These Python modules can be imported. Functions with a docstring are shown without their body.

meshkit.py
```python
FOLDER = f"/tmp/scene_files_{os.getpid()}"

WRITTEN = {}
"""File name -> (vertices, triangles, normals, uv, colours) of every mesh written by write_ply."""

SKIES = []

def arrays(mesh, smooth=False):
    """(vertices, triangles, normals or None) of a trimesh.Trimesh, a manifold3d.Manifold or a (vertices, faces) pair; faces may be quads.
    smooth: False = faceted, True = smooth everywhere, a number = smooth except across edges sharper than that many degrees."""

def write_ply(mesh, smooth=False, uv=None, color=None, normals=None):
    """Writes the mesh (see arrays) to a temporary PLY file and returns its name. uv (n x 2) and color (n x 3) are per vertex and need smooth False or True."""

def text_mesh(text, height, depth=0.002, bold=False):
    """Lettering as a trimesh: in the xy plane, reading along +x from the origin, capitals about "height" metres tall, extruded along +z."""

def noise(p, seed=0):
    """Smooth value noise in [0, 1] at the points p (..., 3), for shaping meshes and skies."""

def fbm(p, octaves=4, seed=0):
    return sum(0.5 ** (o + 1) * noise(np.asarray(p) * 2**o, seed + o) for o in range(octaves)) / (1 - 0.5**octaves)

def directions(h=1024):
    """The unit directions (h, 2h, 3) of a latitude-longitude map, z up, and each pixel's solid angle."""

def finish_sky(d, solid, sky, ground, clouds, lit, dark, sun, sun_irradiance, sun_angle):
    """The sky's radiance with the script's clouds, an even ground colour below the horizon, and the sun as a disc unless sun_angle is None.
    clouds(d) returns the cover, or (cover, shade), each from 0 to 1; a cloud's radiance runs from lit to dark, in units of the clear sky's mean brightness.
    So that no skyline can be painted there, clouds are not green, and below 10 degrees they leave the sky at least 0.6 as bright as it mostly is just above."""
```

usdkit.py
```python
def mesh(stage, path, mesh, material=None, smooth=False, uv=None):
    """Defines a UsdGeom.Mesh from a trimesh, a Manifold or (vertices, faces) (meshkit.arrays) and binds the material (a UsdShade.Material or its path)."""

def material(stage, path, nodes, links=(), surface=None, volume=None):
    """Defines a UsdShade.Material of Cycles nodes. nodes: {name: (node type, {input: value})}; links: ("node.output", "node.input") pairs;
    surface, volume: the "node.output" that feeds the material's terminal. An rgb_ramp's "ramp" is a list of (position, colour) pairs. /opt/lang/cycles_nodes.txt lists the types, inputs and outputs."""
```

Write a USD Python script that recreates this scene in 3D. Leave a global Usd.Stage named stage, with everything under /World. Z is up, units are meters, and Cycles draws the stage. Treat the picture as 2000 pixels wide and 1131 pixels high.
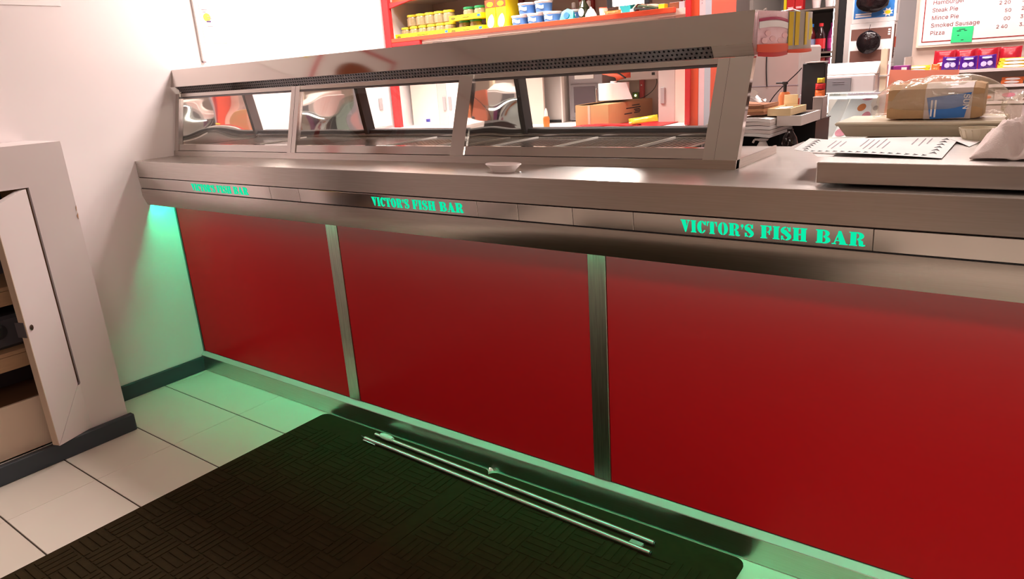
import math, random
import numpy as np, trimesh, usdkit, meshkit
from trimesh.transformations import rotation_matrix as RM
from shapely.geometry import Polygon, Point, box as sbox
from shapely.ops import unary_union
from shapely import affinity
from pxr import Usd, UsdGeom, UsdLux, UsdShade, Gf, Sdf

stage = Usd.Stage.CreateInMemory()
UsdGeom.SetStageUpAxis(stage, 'Z'); UsdGeom.SetStageMetersPerUnit(stage, 1.0)
UsdGeom.Xform.Define(stage, '/World'); UsdGeom.Scope.Define(stage, '/World/Looks')
rng = random.Random(7)

# ------------------------------------------------------------------ camera
F_PX, CAM = 1381.96, (3.3474, -1.7217, 1.3648)
YAW, PITCH, ROLL = 0.6575, -0.2982, -0.0663
cy_, sy_ = math.cos(YAW), math.sin(YAW)
fwd = np.array([-sy_ * math.cos(PITCH), cy_ * math.cos(PITCH), math.sin(PITCH)])
rt0 = np.array([cy_, sy_, 0.0]); up0 = np.cross(rt0, fwd)
rt = math.cos(ROLL) * rt0 + math.sin(ROLL) * up0
up = -math.sin(ROLL) * rt0 + math.cos(ROLL) * up0
cam = UsdGeom.Camera.Define(stage, '/World/camera')
cam.CreateHorizontalApertureAttr(36.0); cam.CreateVerticalApertureAttr(36.0 * 1131 / 2000)
cam.CreateFocalLengthAttr(F_PX / 2000 * 36.0); cam.CreateClippingRangeAttr(Gf.Vec2f(0.05, 100))
cam.CreateExposureAttr(0.0)
cm = np.eye(4); cm[0, :3], cm[1, :3], cm[2, :3], cm[3, :3] = rt, up, -fwd, CAM
cam.AddTransformOp().Set(Gf.Matrix4d(*cm.ravel().tolist()))

# ------------------------------------------------------------------ light
def rect_light(name, loc, w, h, power, col, rx=0.0, rz=0.0):
    l = UsdLux.RectLight.Define(stage, '/World/' + name)
    l.CreateWidthAttr(w); l.CreateHeightAttr(h); l.CreateIntensityAttr(power); l.CreateColorAttr(Gf.Vec3f(*col))
    x = UsdGeom.Xformable(l); x.AddTranslateOp().Set(Gf.Vec3d(*loc)); x.AddRotateZOp().Set(rz); x.AddRotateXOp().Set(rx)
WARM = (1.0, 0.86, 0.81)
rect_light('staff_ceiling_light', (0.75, 0.95, 2.57), 1.2, 0.5, 42, WARM)
rect_light('staff_ceiling_light_001', (2.55, 1.25, 2.57), 1.2, 0.5, 22, WARM)
rect_light('back_ceiling_light', (2.6, 2.6, 2.57), 1.2, 0.4, 28, WARM)
rect_light('shop_ceiling_light', (3.7, -2.3, 2.57), 1.2, 0.4, 15, (1.0, 0.86, 0.76))
dome = UsdLux.DomeLight.Define(stage, '/World/ambient_light'); dome.CreateIntensityAttr(0.02); dome.CreateColorAttr(Gf.Vec3f(1, .9, .85))

# ------------------------------------------------------------------ materials
def C(h):
    h = h.lstrip('#'); v = [int(h[i:i + 2], 16) / 255 for i in (0, 2, 4)]
    return tuple(x / 12.92 if x <= .04045 else ((x + .055) / 1.055) ** 2.4 for x in v)
LOOK = {}
def pbr(name, col, rough=.5, metal=0.0, var=0.06, vs=6, bump=0.0, bs=60, stretch=(1, 1, 1), coat=0.0, rvar=0.0, spec=.5, obj=False, bd=.002):
    if name in LOOK: return LOOK[name]
    col = C(col) if isinstance(col, str) else col
    n = {'tc': ('texture_coordinate', {}), 'g': ('geometry', {}), 'mp': ('mapping', {'scale': stretch}), 'n': ('noise_texture', {'scale': vs, 'detail': 3}),
         'mx': ('mix', {'color1': tuple(c * (1 - var) for c in col), 'color2': tuple(min(1, c * (1 + var)) for c in col)}),
         'p': ('principled_bsdf', {'roughness': rough, 'metallic': metal, 'coat_weight': coat, 'specular_ior_level': spec})}
    l = [('tc.object' if obj else 'g.position', 'mp.vector'), ('mp.vector', 'n.vector'), ('n.fac', 'mx.fac'), ('mx.color', 'p.base_color')]
    if rvar:
        n['mr'] = ('map_range', {'from_min': .3, 'from_max': .7, 'to_min': max(.02, rough - rvar), 'to_max': rough + rvar}); l += [('n.fac', 'mr.value'), ('mr.result', 'p.roughness')]
    if bump:
        n['nb'] = ('noise_texture', {'scale': bs, 'detail': 4}); n['b'] = ('bump', {'strength': bump, 'distance': bd})
        l += [('mp.vector', 'nb.vector'), ('nb.fac', 'b.height'), ('b.normal', 'p.normal')]
    LOOK[name] = usdkit.material(stage, '/World/Looks/' + name, n, l, surface='p.BSDF')
    return LOOK[name]
def emit(name, col, s):
    if name not in LOOK:
        LOOK[name] = usdkit.material(stage, '/World/Looks/' + name, {'e': ('emission', {'color': C(col) if isinstance(col, str) else col, 'strength': s})}, surface='e.emission')
    return LOOK[name]
def clear(name, tint=(1, 1, 1), rough=.02, ior=1.45, gcol=(1, 1, 1), bump=0.0, bs=30, milky=0.0, mcol=(.8, .78, .74)):
    n = {'t': ('transparent_bsdf', {'color': tint}), 's': ('glossy_bsdf', {'roughness': rough, 'color': gcol}), 'w': ('layer_weight', {'blend': .5}), 'pw': ('math', {'math_type': 'power', 'value2': 5.0}), 'f': ('math', {'math_type': 'multiply_add', 'value2': .92, 'value3': ((ior - 1) / (ior + 1)) ** 2}), 'm': ('mix_closure', {})}
    l = [('w.facing', 'pw.value1'), ('pw.value', 'f.value1'), ('f.value', 'm.fac'), ('t.BSDF', 'm.closure1'), ('s.BSDF', 'm.closure2')]
    if bump:
        n |= {'g': ('geometry', {}), 'nb': ('noise_texture', {'scale': bs, 'detail': 2}), 'b': ('bump', {'strength': bump, 'distance': .01})}
        l += [('g.position', 'nb.vector'), ('nb.fac', 'b.height'), ('b.normal', 's.normal')]
    out = 'm.closure'
    if milky:
        n |= {'d': ('diffuse_bsdf', {'color': mcol}), 'm2': ('mix_closure', {'fac': milky})}
        l += [('m.closure', 'm2.closure1'), ('d.BSDF', 'm2.closure2')]; out = 'm2.closure'
    LOOK[name] = usdkit.material(stage, '/World/Looks/' + name, n, l, surface=out)
    return LOOK[name]

STEEL = pbr('brushed_steel', (.60, .555, .52), .27, 1.0, .006, 5, 0, 30, (2, 2, 60), rvar=.004)
STEELX = pbr('brushed_steel_worktop', (.60, .56, .53), .30, 1.0, .006, 4, 0, 26, (2, 40, 40), rvar=.004)
STEELV = pbr('brushed_steel_upright', (.56, .53, .49), .30, 1.0, .04, 5, 0, 30, (40, 40, 2), rvar=.02)
SATIN = pbr('satin_steel', (.66, .61, .585), .13, 1.0, .03, 4, rvar=.03)
POLISH = pbr('polished_steel', (.70, .66, .63), .05, 1.0, .03, 5)
MIRROR = pbr('mirror_steel', (.66, .62, .57), .03, 1.0, .02, 5)
DARKST = pbr('dark_steel', (.16, .155, .16), .30, .9, .15, 20)
PERF = pbr('perforated_steel', (.20, .205, .22), .07, 1.0, .12, 30)
BLACK = pbr('black_rubber', '#1b1b1e', .5, 0, .2, 30)
BLACKG = pbr('black_gloss', '#1a1012', .12, 0, .2, 20)
RED = pbr('red_laminate', (.72, .009, .016), .24, 0, .03, 2, spec=.04)
WALLW = pbr('white_wall_paint', '#ece4e4', .38, 0, .015, 3, .05, 120)
PARTW = pbr('white_boxing_paint', '#e6dad9', .42, 0, .025, 4, .08, 60)
CEIL = pbr('ceiling_paint', '#e8e4e0', .8)
BASEB = pbr('charcoal_skirting', '#333c44', .45, 0, .1, 12)
BEIGE = pbr('beige_board', '#d2b9a4', .6, 0, .06, 10)
CHIP = pbr('raw_chipboard', '#b98f72', .8, 0, .25, 120, .3, 150)
WOODD = pbr('brown_shelf_board', '#7c563c', .6, 0, .15, 14, stretch=(8, 1, 8))
WOODL = pbr('tan_shelf_board', '#a88463', .6, 0, .15, 14, stretch=(8, 1, 8))
TILEM = [pbr('floor_tile_%d' % i, c, .34, 0, .03, 5) for i, c in enumerate(('#e9e1d4', '#e6ddd0', '#ece4d8'))]
GROUT = pbr('dark_grout', '#463c33', .9, 0, .1, 60)
MATM = pbr('rubber_mat', '#302614', .9, 0, .25, 40, .2, 300, spec=.12)
REDP = pbr('red_paint', '#c8282c', .4, 0, .05, 8)
ORNG = pbr('orange_red_paint', '#e2502e', .4, 0, .05, 8)
WHITEP = pbr('white_plastic', '#eeeae6', .35, 0, .02, 10)
WHITED = pbr('white_door_laminate', '#e9e2e0', .3, 0, .02, 6)
GREYD = pbr('grey_door_laminate', '#c9c0bc', .35, 0, .03, 6)
PINKD = pbr('cream_pink_panel', '#ecd6ca', .4, 0, .03, 6)
BACKP = pbr('beige_back_panel', '#c9b7ab', .5, 0, .04, 5)
CARD = pbr('brown_cardboard', '#c49a6a', .75, 0, .07, 9, .1, 80)
PAPER = pbr('white_paper', '#f3efee', .7, 0, .02, 12)
INK = pbr('black_ink', '#24202a', .7)
GREYINK = pbr('grey_ink', '#9a929c', .7)
YEL = pbr('yellow_card', '#f2dc1e', .5, 0, .04, 20, obj=True)
BLUE = pbr('blue_print', '#2f74c4', .4, 0, .06, 30)
FOAM = pbr('white_foam', '#efe0de', .6, 0, .03, 40)
LEDM = emit('green_led', (.01, 1.0, .46), 110.0)
LETM = emit('green_backlit_letter', (.004, .84, .40), 1.0)
GLASS = clear('display_glass', (.97, .98, .97), .01)
GLASSG = clear('counter_case_glass', (.97, .99, .98), .01)
FILM = clear('clear_plastic_film', (.97, .95, .91), .10, 1.5, bump=.9, bs=26, milky=.22, mcol=(.82, .74, .60))

# ------------------------------------------------------------------ scene helpers
USED, LOCS = {}, {}
def numbered(parent, name):
    k = (parent, name); USED[k] = USED.get(k, -1) + 1
    return name if not USED[k] else '%s_%03d' % (name, USED[k])
def setd(p, **k):
    for a, b in k.items():
        if b: p.SetCustomDataByKey(a, b)
def thing(name, label, cat, loc=(0, 0, 0), group=None, kind=None, rz=0.0):
    path = '/World/' + numbered('/World', name)
    x = UsdGeom.Xform.Define(stage, path); x.AddTranslateOp().Set(Gf.Vec3d(*map(float, loc)))
    if rz: x.AddRotateZOp().Set(rz)
    setd(x.GetPrim(), label=label, category=cat, group=group, kind=kind); LOCS[path] = np.array(loc, float)
    return x.GetPrim()
def part(par, name, mesh, mat, label=None, smooth=30, kind=None, local=False):
    path = str(par.GetPath()); root = '/'.join(path.split('/')[:3])
    m = mesh.copy()
    if not local: m.apply_translation(-LOCS[root])
    p = usdkit.mesh(stage, path + '/' + numbered(path, name), m, mat, smooth=smooth).GetPrim()
    setd(p, label=label, kind=kind)
    return p
def single(name, mesh, mat, label=None, cat=None, group=None, kind=None, smooth=30):
    p = usdkit.mesh(stage, '/World/' + numbered('/World', name), mesh, mat, smooth=smooth).GetPrim()
    setd(p, label=label, category=cat, group=group, kind=kind)
    return p
def struct(name, mesh, mat, smooth=30): return single(name, mesh, mat, kind='structure', smooth=smooth)
def dup(root, loc, label, group=None, rz=0.0, s=None):
    name = root.GetName().rstrip('0123456789').rstrip('_') if root.GetName()[-3:].isdigit() else root.GetName()
    x = UsdGeom.Xform.Define(stage, '/World/' + numbered('/World', name))
    x.AddTranslateOp().Set(Gf.Vec3d(*map(float, loc)))
    if rz: x.AddRotateZOp().Set(rz)
    if s: x.AddScaleOp().Set(Gf.Vec3f(*s))
    p = x.GetPrim(); setd(p, label=label, category=root.GetCustomDataByKey('category'), group=group or root.GetCustomDataByKey('group'))
    p.GetReferences().AddInternalReference(root.GetPath()); p.SetInstanceable(True)
    # the reference brings the source's transform ops; author our own order on top
    return p

# ------------------------------------------------------------------ mesh helpers
cat = trimesh.util.concatenate
def bx(lo, hi, b=0.0):
    lo, hi = np.minimum(lo, hi).astype(float), np.maximum(lo, hi).astype(float)
    if b <= 0:
        m = trimesh.creation.box(hi - lo); m.apply_translation((lo + hi) / 2); return m
    b = min(b, .45 * (hi - lo).min()); pts = []
    for i in range(3):
        a, c = lo + b, hi - b; a[i], c[i] = lo[i], hi[i]
        pts += [[(a, c)[u][0], (a, c)[v][1], (a, c)[w][2]] for u in (0, 1) for v in (0, 1) for w in (0, 1)]
    return trimesh.Trimesh(*hullarr(pts))
def hullarr(pts):
    h = trimesh.convex.convex_hull(np.array(pts)); return h.vertices, h.faces
def hull(pts): return trimesh.Trimesh(*hullarr(pts))
def cyl(p, q, r, n=20):
    return trimesh.creation.cylinder(radius=r, segment=[p, q], sections=n)
def lathe(prof, n=24, at=(0, 0, 0)):
    m = trimesh.creation.revolve(np.array(prof, float), sections=n); m.apply_translation(at); return m
def prism(poly, d, axis='y', at=0.0):
    """poly: shapely polygon or points; axis y: (x,z) extruded along +y from at; axis x: (y,z) along +x; axis z: (x,y) along +z."""
    g = poly if hasattr(poly, 'geom_type') else Polygon(poly)
    ms = []
    for q in getattr(g, 'geoms', [g]):
        m = trimesh.creation.extrude_polygon(q, d, engine='earcut'); v = m.vertices.copy(); f = m.faces
        if axis == 'y': v = np.c_[v[:, 0], v[:, 2] + at, v[:, 1]]; f = f[:, ::-1]
        elif axis == 'x': v = np.c_[v[:, 2] + at, v[:, 0], v[:, 1]]
        else: v[:, 2] += at
        ms.append(trimesh.Trimesh(v, f, process=False))
    return cat(ms)
def tube(pts, r, n=8):
    pts = np.array(pts, float); segs = [cyl(a, b, r, n) for a, b in zip(pts[:-1], pts[1:])]
    return cat(segs + [trimesh.creation.icosphere(1, r).apply_translation(p) or trimesh.Trimesh() for p in []])
def curve(pts, k=24):
    from scipy.interpolate import CubicSpline
    pts = np.array(pts, float); t = np.linspace(0, 1, len(pts)); return CubicSpline(t, pts)(np.linspace(0, 1, k))
def grid(fn, nu, nv, thick=0.0):
    """surface fn(u,v)->(x,y,z) as a (closed if thick) sheet."""
    u, v = np.meshgrid(np.linspace(0, 1, nu), np.linspace(0, 1, nv), indexing='ij')
    P = np.stack([np.array(fn(a, b), float) for a, b in zip(u.ravel(), v.ravel())])
    i, j = np.meshgrid(np.arange(nu - 1), np.arange(nv - 1), indexing='ij'); i, j = i.ravel(), j.ravel()
    q = np.stack([i * nv + j, (i + 1) * nv + j, (i + 1) * nv + j + 1, i * nv + j + 1], 1)
    f = np.vstack([q[:, [0, 1, 2]], q[:, [0, 2, 3]]])
    m = trimesh.Trimesh(P, f, process=False)
    if thick:
        n = m.vertex_normals; N = len(P); Q = P - n * thick
        ed = [(a, 0) for a in range(nu)] + [(nu - 1, b) for b in range(1, nv)] + [(a, nv - 1) for a in range(nu - 2, -1, -1)] + [(0, b) for b in range(nv - 2, 0, -1)]
        ed = np.array([a * nv + b for a, b in ed]); nx = np.roll(ed, -1)
        side = np.vstack([np.c_[ed, ed + N, nx], np.c_[nx, ed + N, nx + N]])
        m = trimesh.Trimesh(np.vstack([P, Q]), np.vstack([f, f[:, ::-1] + N, side]), process=False)
    return m
def facing(mesh, at, rz=0.0, tilt=0.0):
    """a mesh drawn in xy (z towards the viewer) stood up to face -y at point at."""
    m = mesh.copy(); v = m.vertices; m.vertices = np.c_[v[:, 0], -v[:, 2], v[:, 1]]
    if tilt: m.apply_transform(RM(tilt, [1, 0, 0]))
    if rz: m.apply_transform(RM(rz, [0, 0, 1]))
    m.apply_translation(at); return m
def move(m, d): m = m.copy(); m.apply_translation(d); return m
def turn(m, a, ax=(0, 0, 1), p=(0, 0, 0)): m = m.copy(); m.apply_transform(RM(a, ax, p)); return m
def pillow(w, h, d, seed=0, crimp=.12, lump=.2, n=18):
    """a sealed snack bag: width x, height z, depth y, flat crimped ends at left and right."""
    def side(sg):
        def fn(u, v):
            a = min(u, 1 - u); e = min(1, max(0, (a - crimp * .5) / .18)); f = math.sqrt(max(0, 1 - (2 * v - 1) ** 2)) ** .8
            k = (e * e * (3 - 2 * e)) * f * (1 + lump * (meshkit.noise(np.array([[u * 5, v * 5, sg + 3.0]]), seed)[0] - .5) * 2)
            return ((u - .5) * w, sg * (k * d / 2 + .0008), (v - .5) * h * (1 - .06 * math.sin(math.pi * u)))
        m = grid(fn, n, n)
        if sg > 0: m.invert()
        return m
    return cat([side(-1), side(1)])

# ------------------------------------------------------------------ room shell
H = 2.6
struct('wall_left', bx((-.12, -4.3, 0), (0, 4.4, H)), WALLW)
struct('wall_right', bx((5.6, -4.3, 0), (5.72, 4.4, H)), WALLW)
wr = thing('wall_rear', None, None, kind='structure')
part(wr, 'plaster', bx((0, -4.42, 0), (5.6, -4.3, H)), pbr('rear_wall_paint', '#b59f8c', .6, 0, .05, 2))
part(wr, 'red_band', bx((0, -4.3, .82), (5.6, -4.292, .90)), REDP)
dr = thing('door_1', None, None, kind='structure')
part(dr, 'door_leaf', bx((3.05, -4.3, 0), (4.0, -4.27, 2.05)), pbr('dark_door_glass', '#15131a', .1), 'dark glazed shop door')
part(dr, 'door_frame', cat([bx((2.98, -4.3, 0), (3.05, -4.25, 2.1)), bx((4.0, -4.3, 0), (4.07, -4.25, 2.1)), bx((3.05, -4.3, 2.05), (4.0, -4.25, 2.1))]), STEEL)
struct('ceiling', bx((-.12, -4.42, H), (5.72, 4.5, H + .1)), CEIL)
struct('wall_back', bx((-.12, 4.3, 0), (5.72, 4.42, H)), WALLW)
struct('wall_partition', bx((2.612, 3.3, 0), (5.6, 3.42, H)), BACKP)

fl = thing('floor', None, None, kind='structure')
part(fl, 'grout_bed', bx((0, -4.3, -.05), (5.6, 4.3, -.003)), GROUT, 'dark brown grout between the tiles')
XS = [0.0005, .031] + [.631 + .6 * i for i in range(9)]; YS = [.068 - .3 * j for j in range(15)]
far = []
for i in range(len(XS) - 1):
    for j in range(len(YS) - 1):
        t = bx((XS[i] + .001, YS[j + 1] + .0024, -.004), (XS[i + 1] - .001, YS[j] - .0024, rng.uniform(-.0004, 0)), .0012)
        if XS[i] < 3.5 and YS[j] > -1.2 and XS[i + 1] - XS[i] > .1: part(fl, 'tile', t, TILEM[rng.randrange(3)])
        else: far.append(t)
part(fl, 'tile_field', cat(far), TILEM[0], kind='stuff')
part(fl, 'staff_floor', bx((0, .07, -.004), (5.6, 4.3, 0)), pbr('staff_floor_vinyl', '#8d7f74', .5))
struct('baseboard_left', bx((0, -.545, 0), (.013, -.002, .076), .004), BASEB)

# boxed-in cupboard against the left wall
cb = thing('boxed_cupboard', 'white painted boxing on the left wall with an open narrow cupboard door', 'cupboard', (.17, -1.4, 0))
face = Polygon([(-.555, 0), (-.555, 1.222), (-2.6, 1.222), (-2.6, 0)]).difference(Polygon([(-.699, 1.068), (-.699, .278), (-.823, .07), (-1.3, .07), (-1.3, 1.073)]))
part(cb, 'front_panel', prism(face, .018, 'x', .312), PARTW)
part(cb, 'end_panel', bx((0.002, -.573, 0), (.3118, -.555, 1.204)), PARTW)
part(cb, 'top_panel', bx((0.002, -2.6, 1.204), (.3118, -.555, 1.222)), PARTW)
part(cb, 'inner_back', bx((.02, -2.0, .05), (.03, -.58, 1.19)), pbr('dark_inner_board', '#4a4044', .8))
part(cb, 'inner_side', bx((.03, -.70, .05), (.30, -.685, 1.19)), WOODL)
part(cb, 'lower_board', bx((.300, -1.3, .076), (.3119, -.80, .278)), BEIGE, 'beige unpainted board below the shelves')
for z, m in ((.72, WOODL), (.475, WOODL), (.262, WOODD)):
    part(cb, 'shelf', bx((.03, -1.3, z - .016), (.30, -.705, z), .002), m)
    if z > .3: part(cb, 'shelf_lip', bx((.285, -1.3, z - .07), (.30, -.705, z - .0165)), m)
part(cb, 'skirting', cat([bx((.33, -2.6, 0), (.358, -.54, .076), .004)]), BASEB, 'charcoal skirting along the foot of the boxing')
for z, a in ((.935, .006), (.965, .003)): part(cb, 'paint_chip', hull([(.331, -.556 - a, z), (.331, -.5548, z + .012), (.328, -.5545, z - .01), (.331, -.558, z - .014)]), CHIP, 'small dark paint chip on the corner')
# door: hinged on the right, standing a little open
a20 = math.radians(20); dvec = np.array([math.sin(a20), -math.cos(a20)]); nvec = np.array([math.cos(a20), math.sin(a20)])
def on_door(t, z, d=0.0): q = np.array([.331, -.706]) + dvec * t + nvec * d; return (q[0], q[1], z)
dp = [(.005, 1.064), (.030, 1.060), (.146, 1.021), (.146, .079), (.004, .276)]
dm = trimesh.creation.extrude_polygon(Polygon(dp), .020, engine='earcut'); v = dm.vertices; v[:, 2] *= 1.5
dm.vertices = np.array([on_door(x, y, d - .030) for x, y, d in v]); dm.fix_normals()
dn = part(cb, 'door', dm, PARTW, 'narrow white painted door leaf standing ajar')
em = trimesh.creation.extrude_polygon(Polygon([(.1462, 1.02), (.1485, 1.02), (.1485, .079), (.1462, .079)]), .0305, engine='earcut')
em.vertices = np.array([on_door(x, y, d - .0305) for x, y, d in em.vertices]); em.fix_normals()
part(dn, 'raw_edge', em, BEIGE, 'unpainted beige edge of the door')
lk = lathe([(0, 0), (.010, 0), (.012, .003), (.008, .006), (.0, .006)], 16); lk.apply_scale(.62); lk.apply_transform(RM(math.pi / 2, [0, 1, 0])); lk.apply_transform(np.diag([1, 1, 1.5, 1])); lk.apply_transform(RM(a20, [0, 0, 1])); lk.apply_translation(on_door(.127, .565))
part(dn, 'keyhole_cover', lk, pbr('brass_grey', '#6d6257', .35, .8), 'oval metal keyhole cover')
part(cb, 'door_gusset', hull([on_door(.006, .272, .0), on_door(.145, .076, .0), (.3305, -.700, .0765), (.3302, -.702, .272), on_door(.006, .268, -.004), on_door(.145, .0765, -.006)]), PARTW)
lt = bx((0, 0, 0), (.045, .004, .06), .001); lt.apply_transform(RM(a20, [0, 0, 1])); lt.apply_translation(on_door(.150, .53, -.05))
part(dn, 'latch_plate', lt, pbr('grey_latch', '#77737a', .4, .6), 'grey metal latch plate on the door edge')
mt = thing('meter_box', 'dark grey box standing on a shelf inside the boxed cupboard', 'box', (.16, -.92, .475))
part(mt, 'case', bx((.06, -1.10, .4755), (.25, -.76, .60), .012), pbr('dark_grey_plastic', '#4b474d', .5))
part(mt, 'dial', cyl((.25, -.9, .55), (.262, -.9, .55), .03), pbr('meter_dial', '#232026', .3))

# ------------------------------------------------------------------ the counter
L = 5.2
ct = thing('serving_counter', 'long stainless steel serving counter with red front panels', 'counter', (2.6, .3, 0))
part(ct, 'stile', bx((.0005, -.003, .10), (.012, .03, .905)), DARKST, 'thin dark edge strip where the counter meets the wall')
for x0, x1 in ((.012, 1.125), (1.19, 2.305), (2.364, 3.5), (3.56, L)):
    part(ct, 'front_panel', bx((x0 + .001, 0, .103), (x1 - .001, .018, .9048), .0012), RED, 'glossy red laminate front panel')
for x0, x1 in ((1.125, 1.19), (2.305, 2.364), (3.5, 3.56)):
    part(ct, 'upright_strip', bx((x0, -.0035, .103), (x1, .018, .9048), .001), STEELV, 'vertical brushed steel cover strip')
part(ct, 'kick_plate', bx((.0005, -.018, .001), (L, .02, .083), .0015), STEEL, 'low brushed steel kick plate')
part(ct, 'kick_ledge', prism([(-.0175, .0832), (-.0175, .0842), (-.001, .1000), (.018, .1000), (.018, .0832)], L - .001, 'x', .0005), pbr('dull_aluminium', (.58, .58, .55), .5, .35, .03, 6), 'sloping dull metal ledge along the top of the kick plate')
part(ct, 'kick_gap', bx((.0005, .002, .1002), (L, .018, .1028)), BLACK)
part(ct, 'carcass', cat([bx((.01, .03, .09), (L, .05, .9)), bx((.01, .64, .09), (L, .66, 1.069))]), DARKST)
top_out = sbox(.0005, -.139, L, .62)
part(ct, 'worktop', prism(top_out, .012, 'z', 1.071), STEELX, 'brushed stainless steel worktop')
rtc = thing('return_counter', 'deeper steel worktop section behind the steel lid', 'counter', (3.9, .7, 0))
part(rtc, 'worktop', bx((2.69, .6202, 1.071), (L, .76, 1.083), .001), STEELX); part(rtc, 'carcass', bx((2.70, .665, 0), (L, .75, 1.0708)), DARKST)
part(ct, 'worktop_edge', bx((.0005, -.1392, 1.010), (L, -.122, 1.0828), .0012), STEEL, 'square front edge of the worktop')
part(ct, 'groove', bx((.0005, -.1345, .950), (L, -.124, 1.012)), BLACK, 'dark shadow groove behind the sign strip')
tilt_strip = lambda m: turn(m, math.radians(5), (1, 0, 0), (0, -.1385, .984))
SX = [.0005, 1.002, 1.178, 2.015, 2.164, 2.346, 2.526, 3.078, 3.7, 4.4, L]
for k, (x0, x1) in enumerate(zip(SX[:-1], SX[1:])):
    b = bx((x0 + .0006, -.1388, .960), (x1 - .0006, -.132, 1.0075), .0008)
    b.apply_transform(RM((.0, -.003, .0, .004, -.004, .003, .0, .003, .002, -.004)[k], [0, 0, 1], ((x0 + x1) / 2, -.1388, 0)))
    part(ct, 'sign_strip', tilt_strip(b), SATIN, 'satin steel strip carrying the lit lettering')
ret = [(-.1388, .957), (-.1388, .925), (-.123, .880), (-.1105, .880), (-.1105, .9055), (.02, .9055), (.02, .957)]
part(ct, 'under_return', prism(ret, L - .001, 'x', .0005), STEEL, 'folded steel return below the sign strip')
part(ct, 'led_strip', bx((.01, -.1093, .8985), (L - .05, -.1005, .9055)), LEDM, 'green light strip hidden under the worktop edge')

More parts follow.
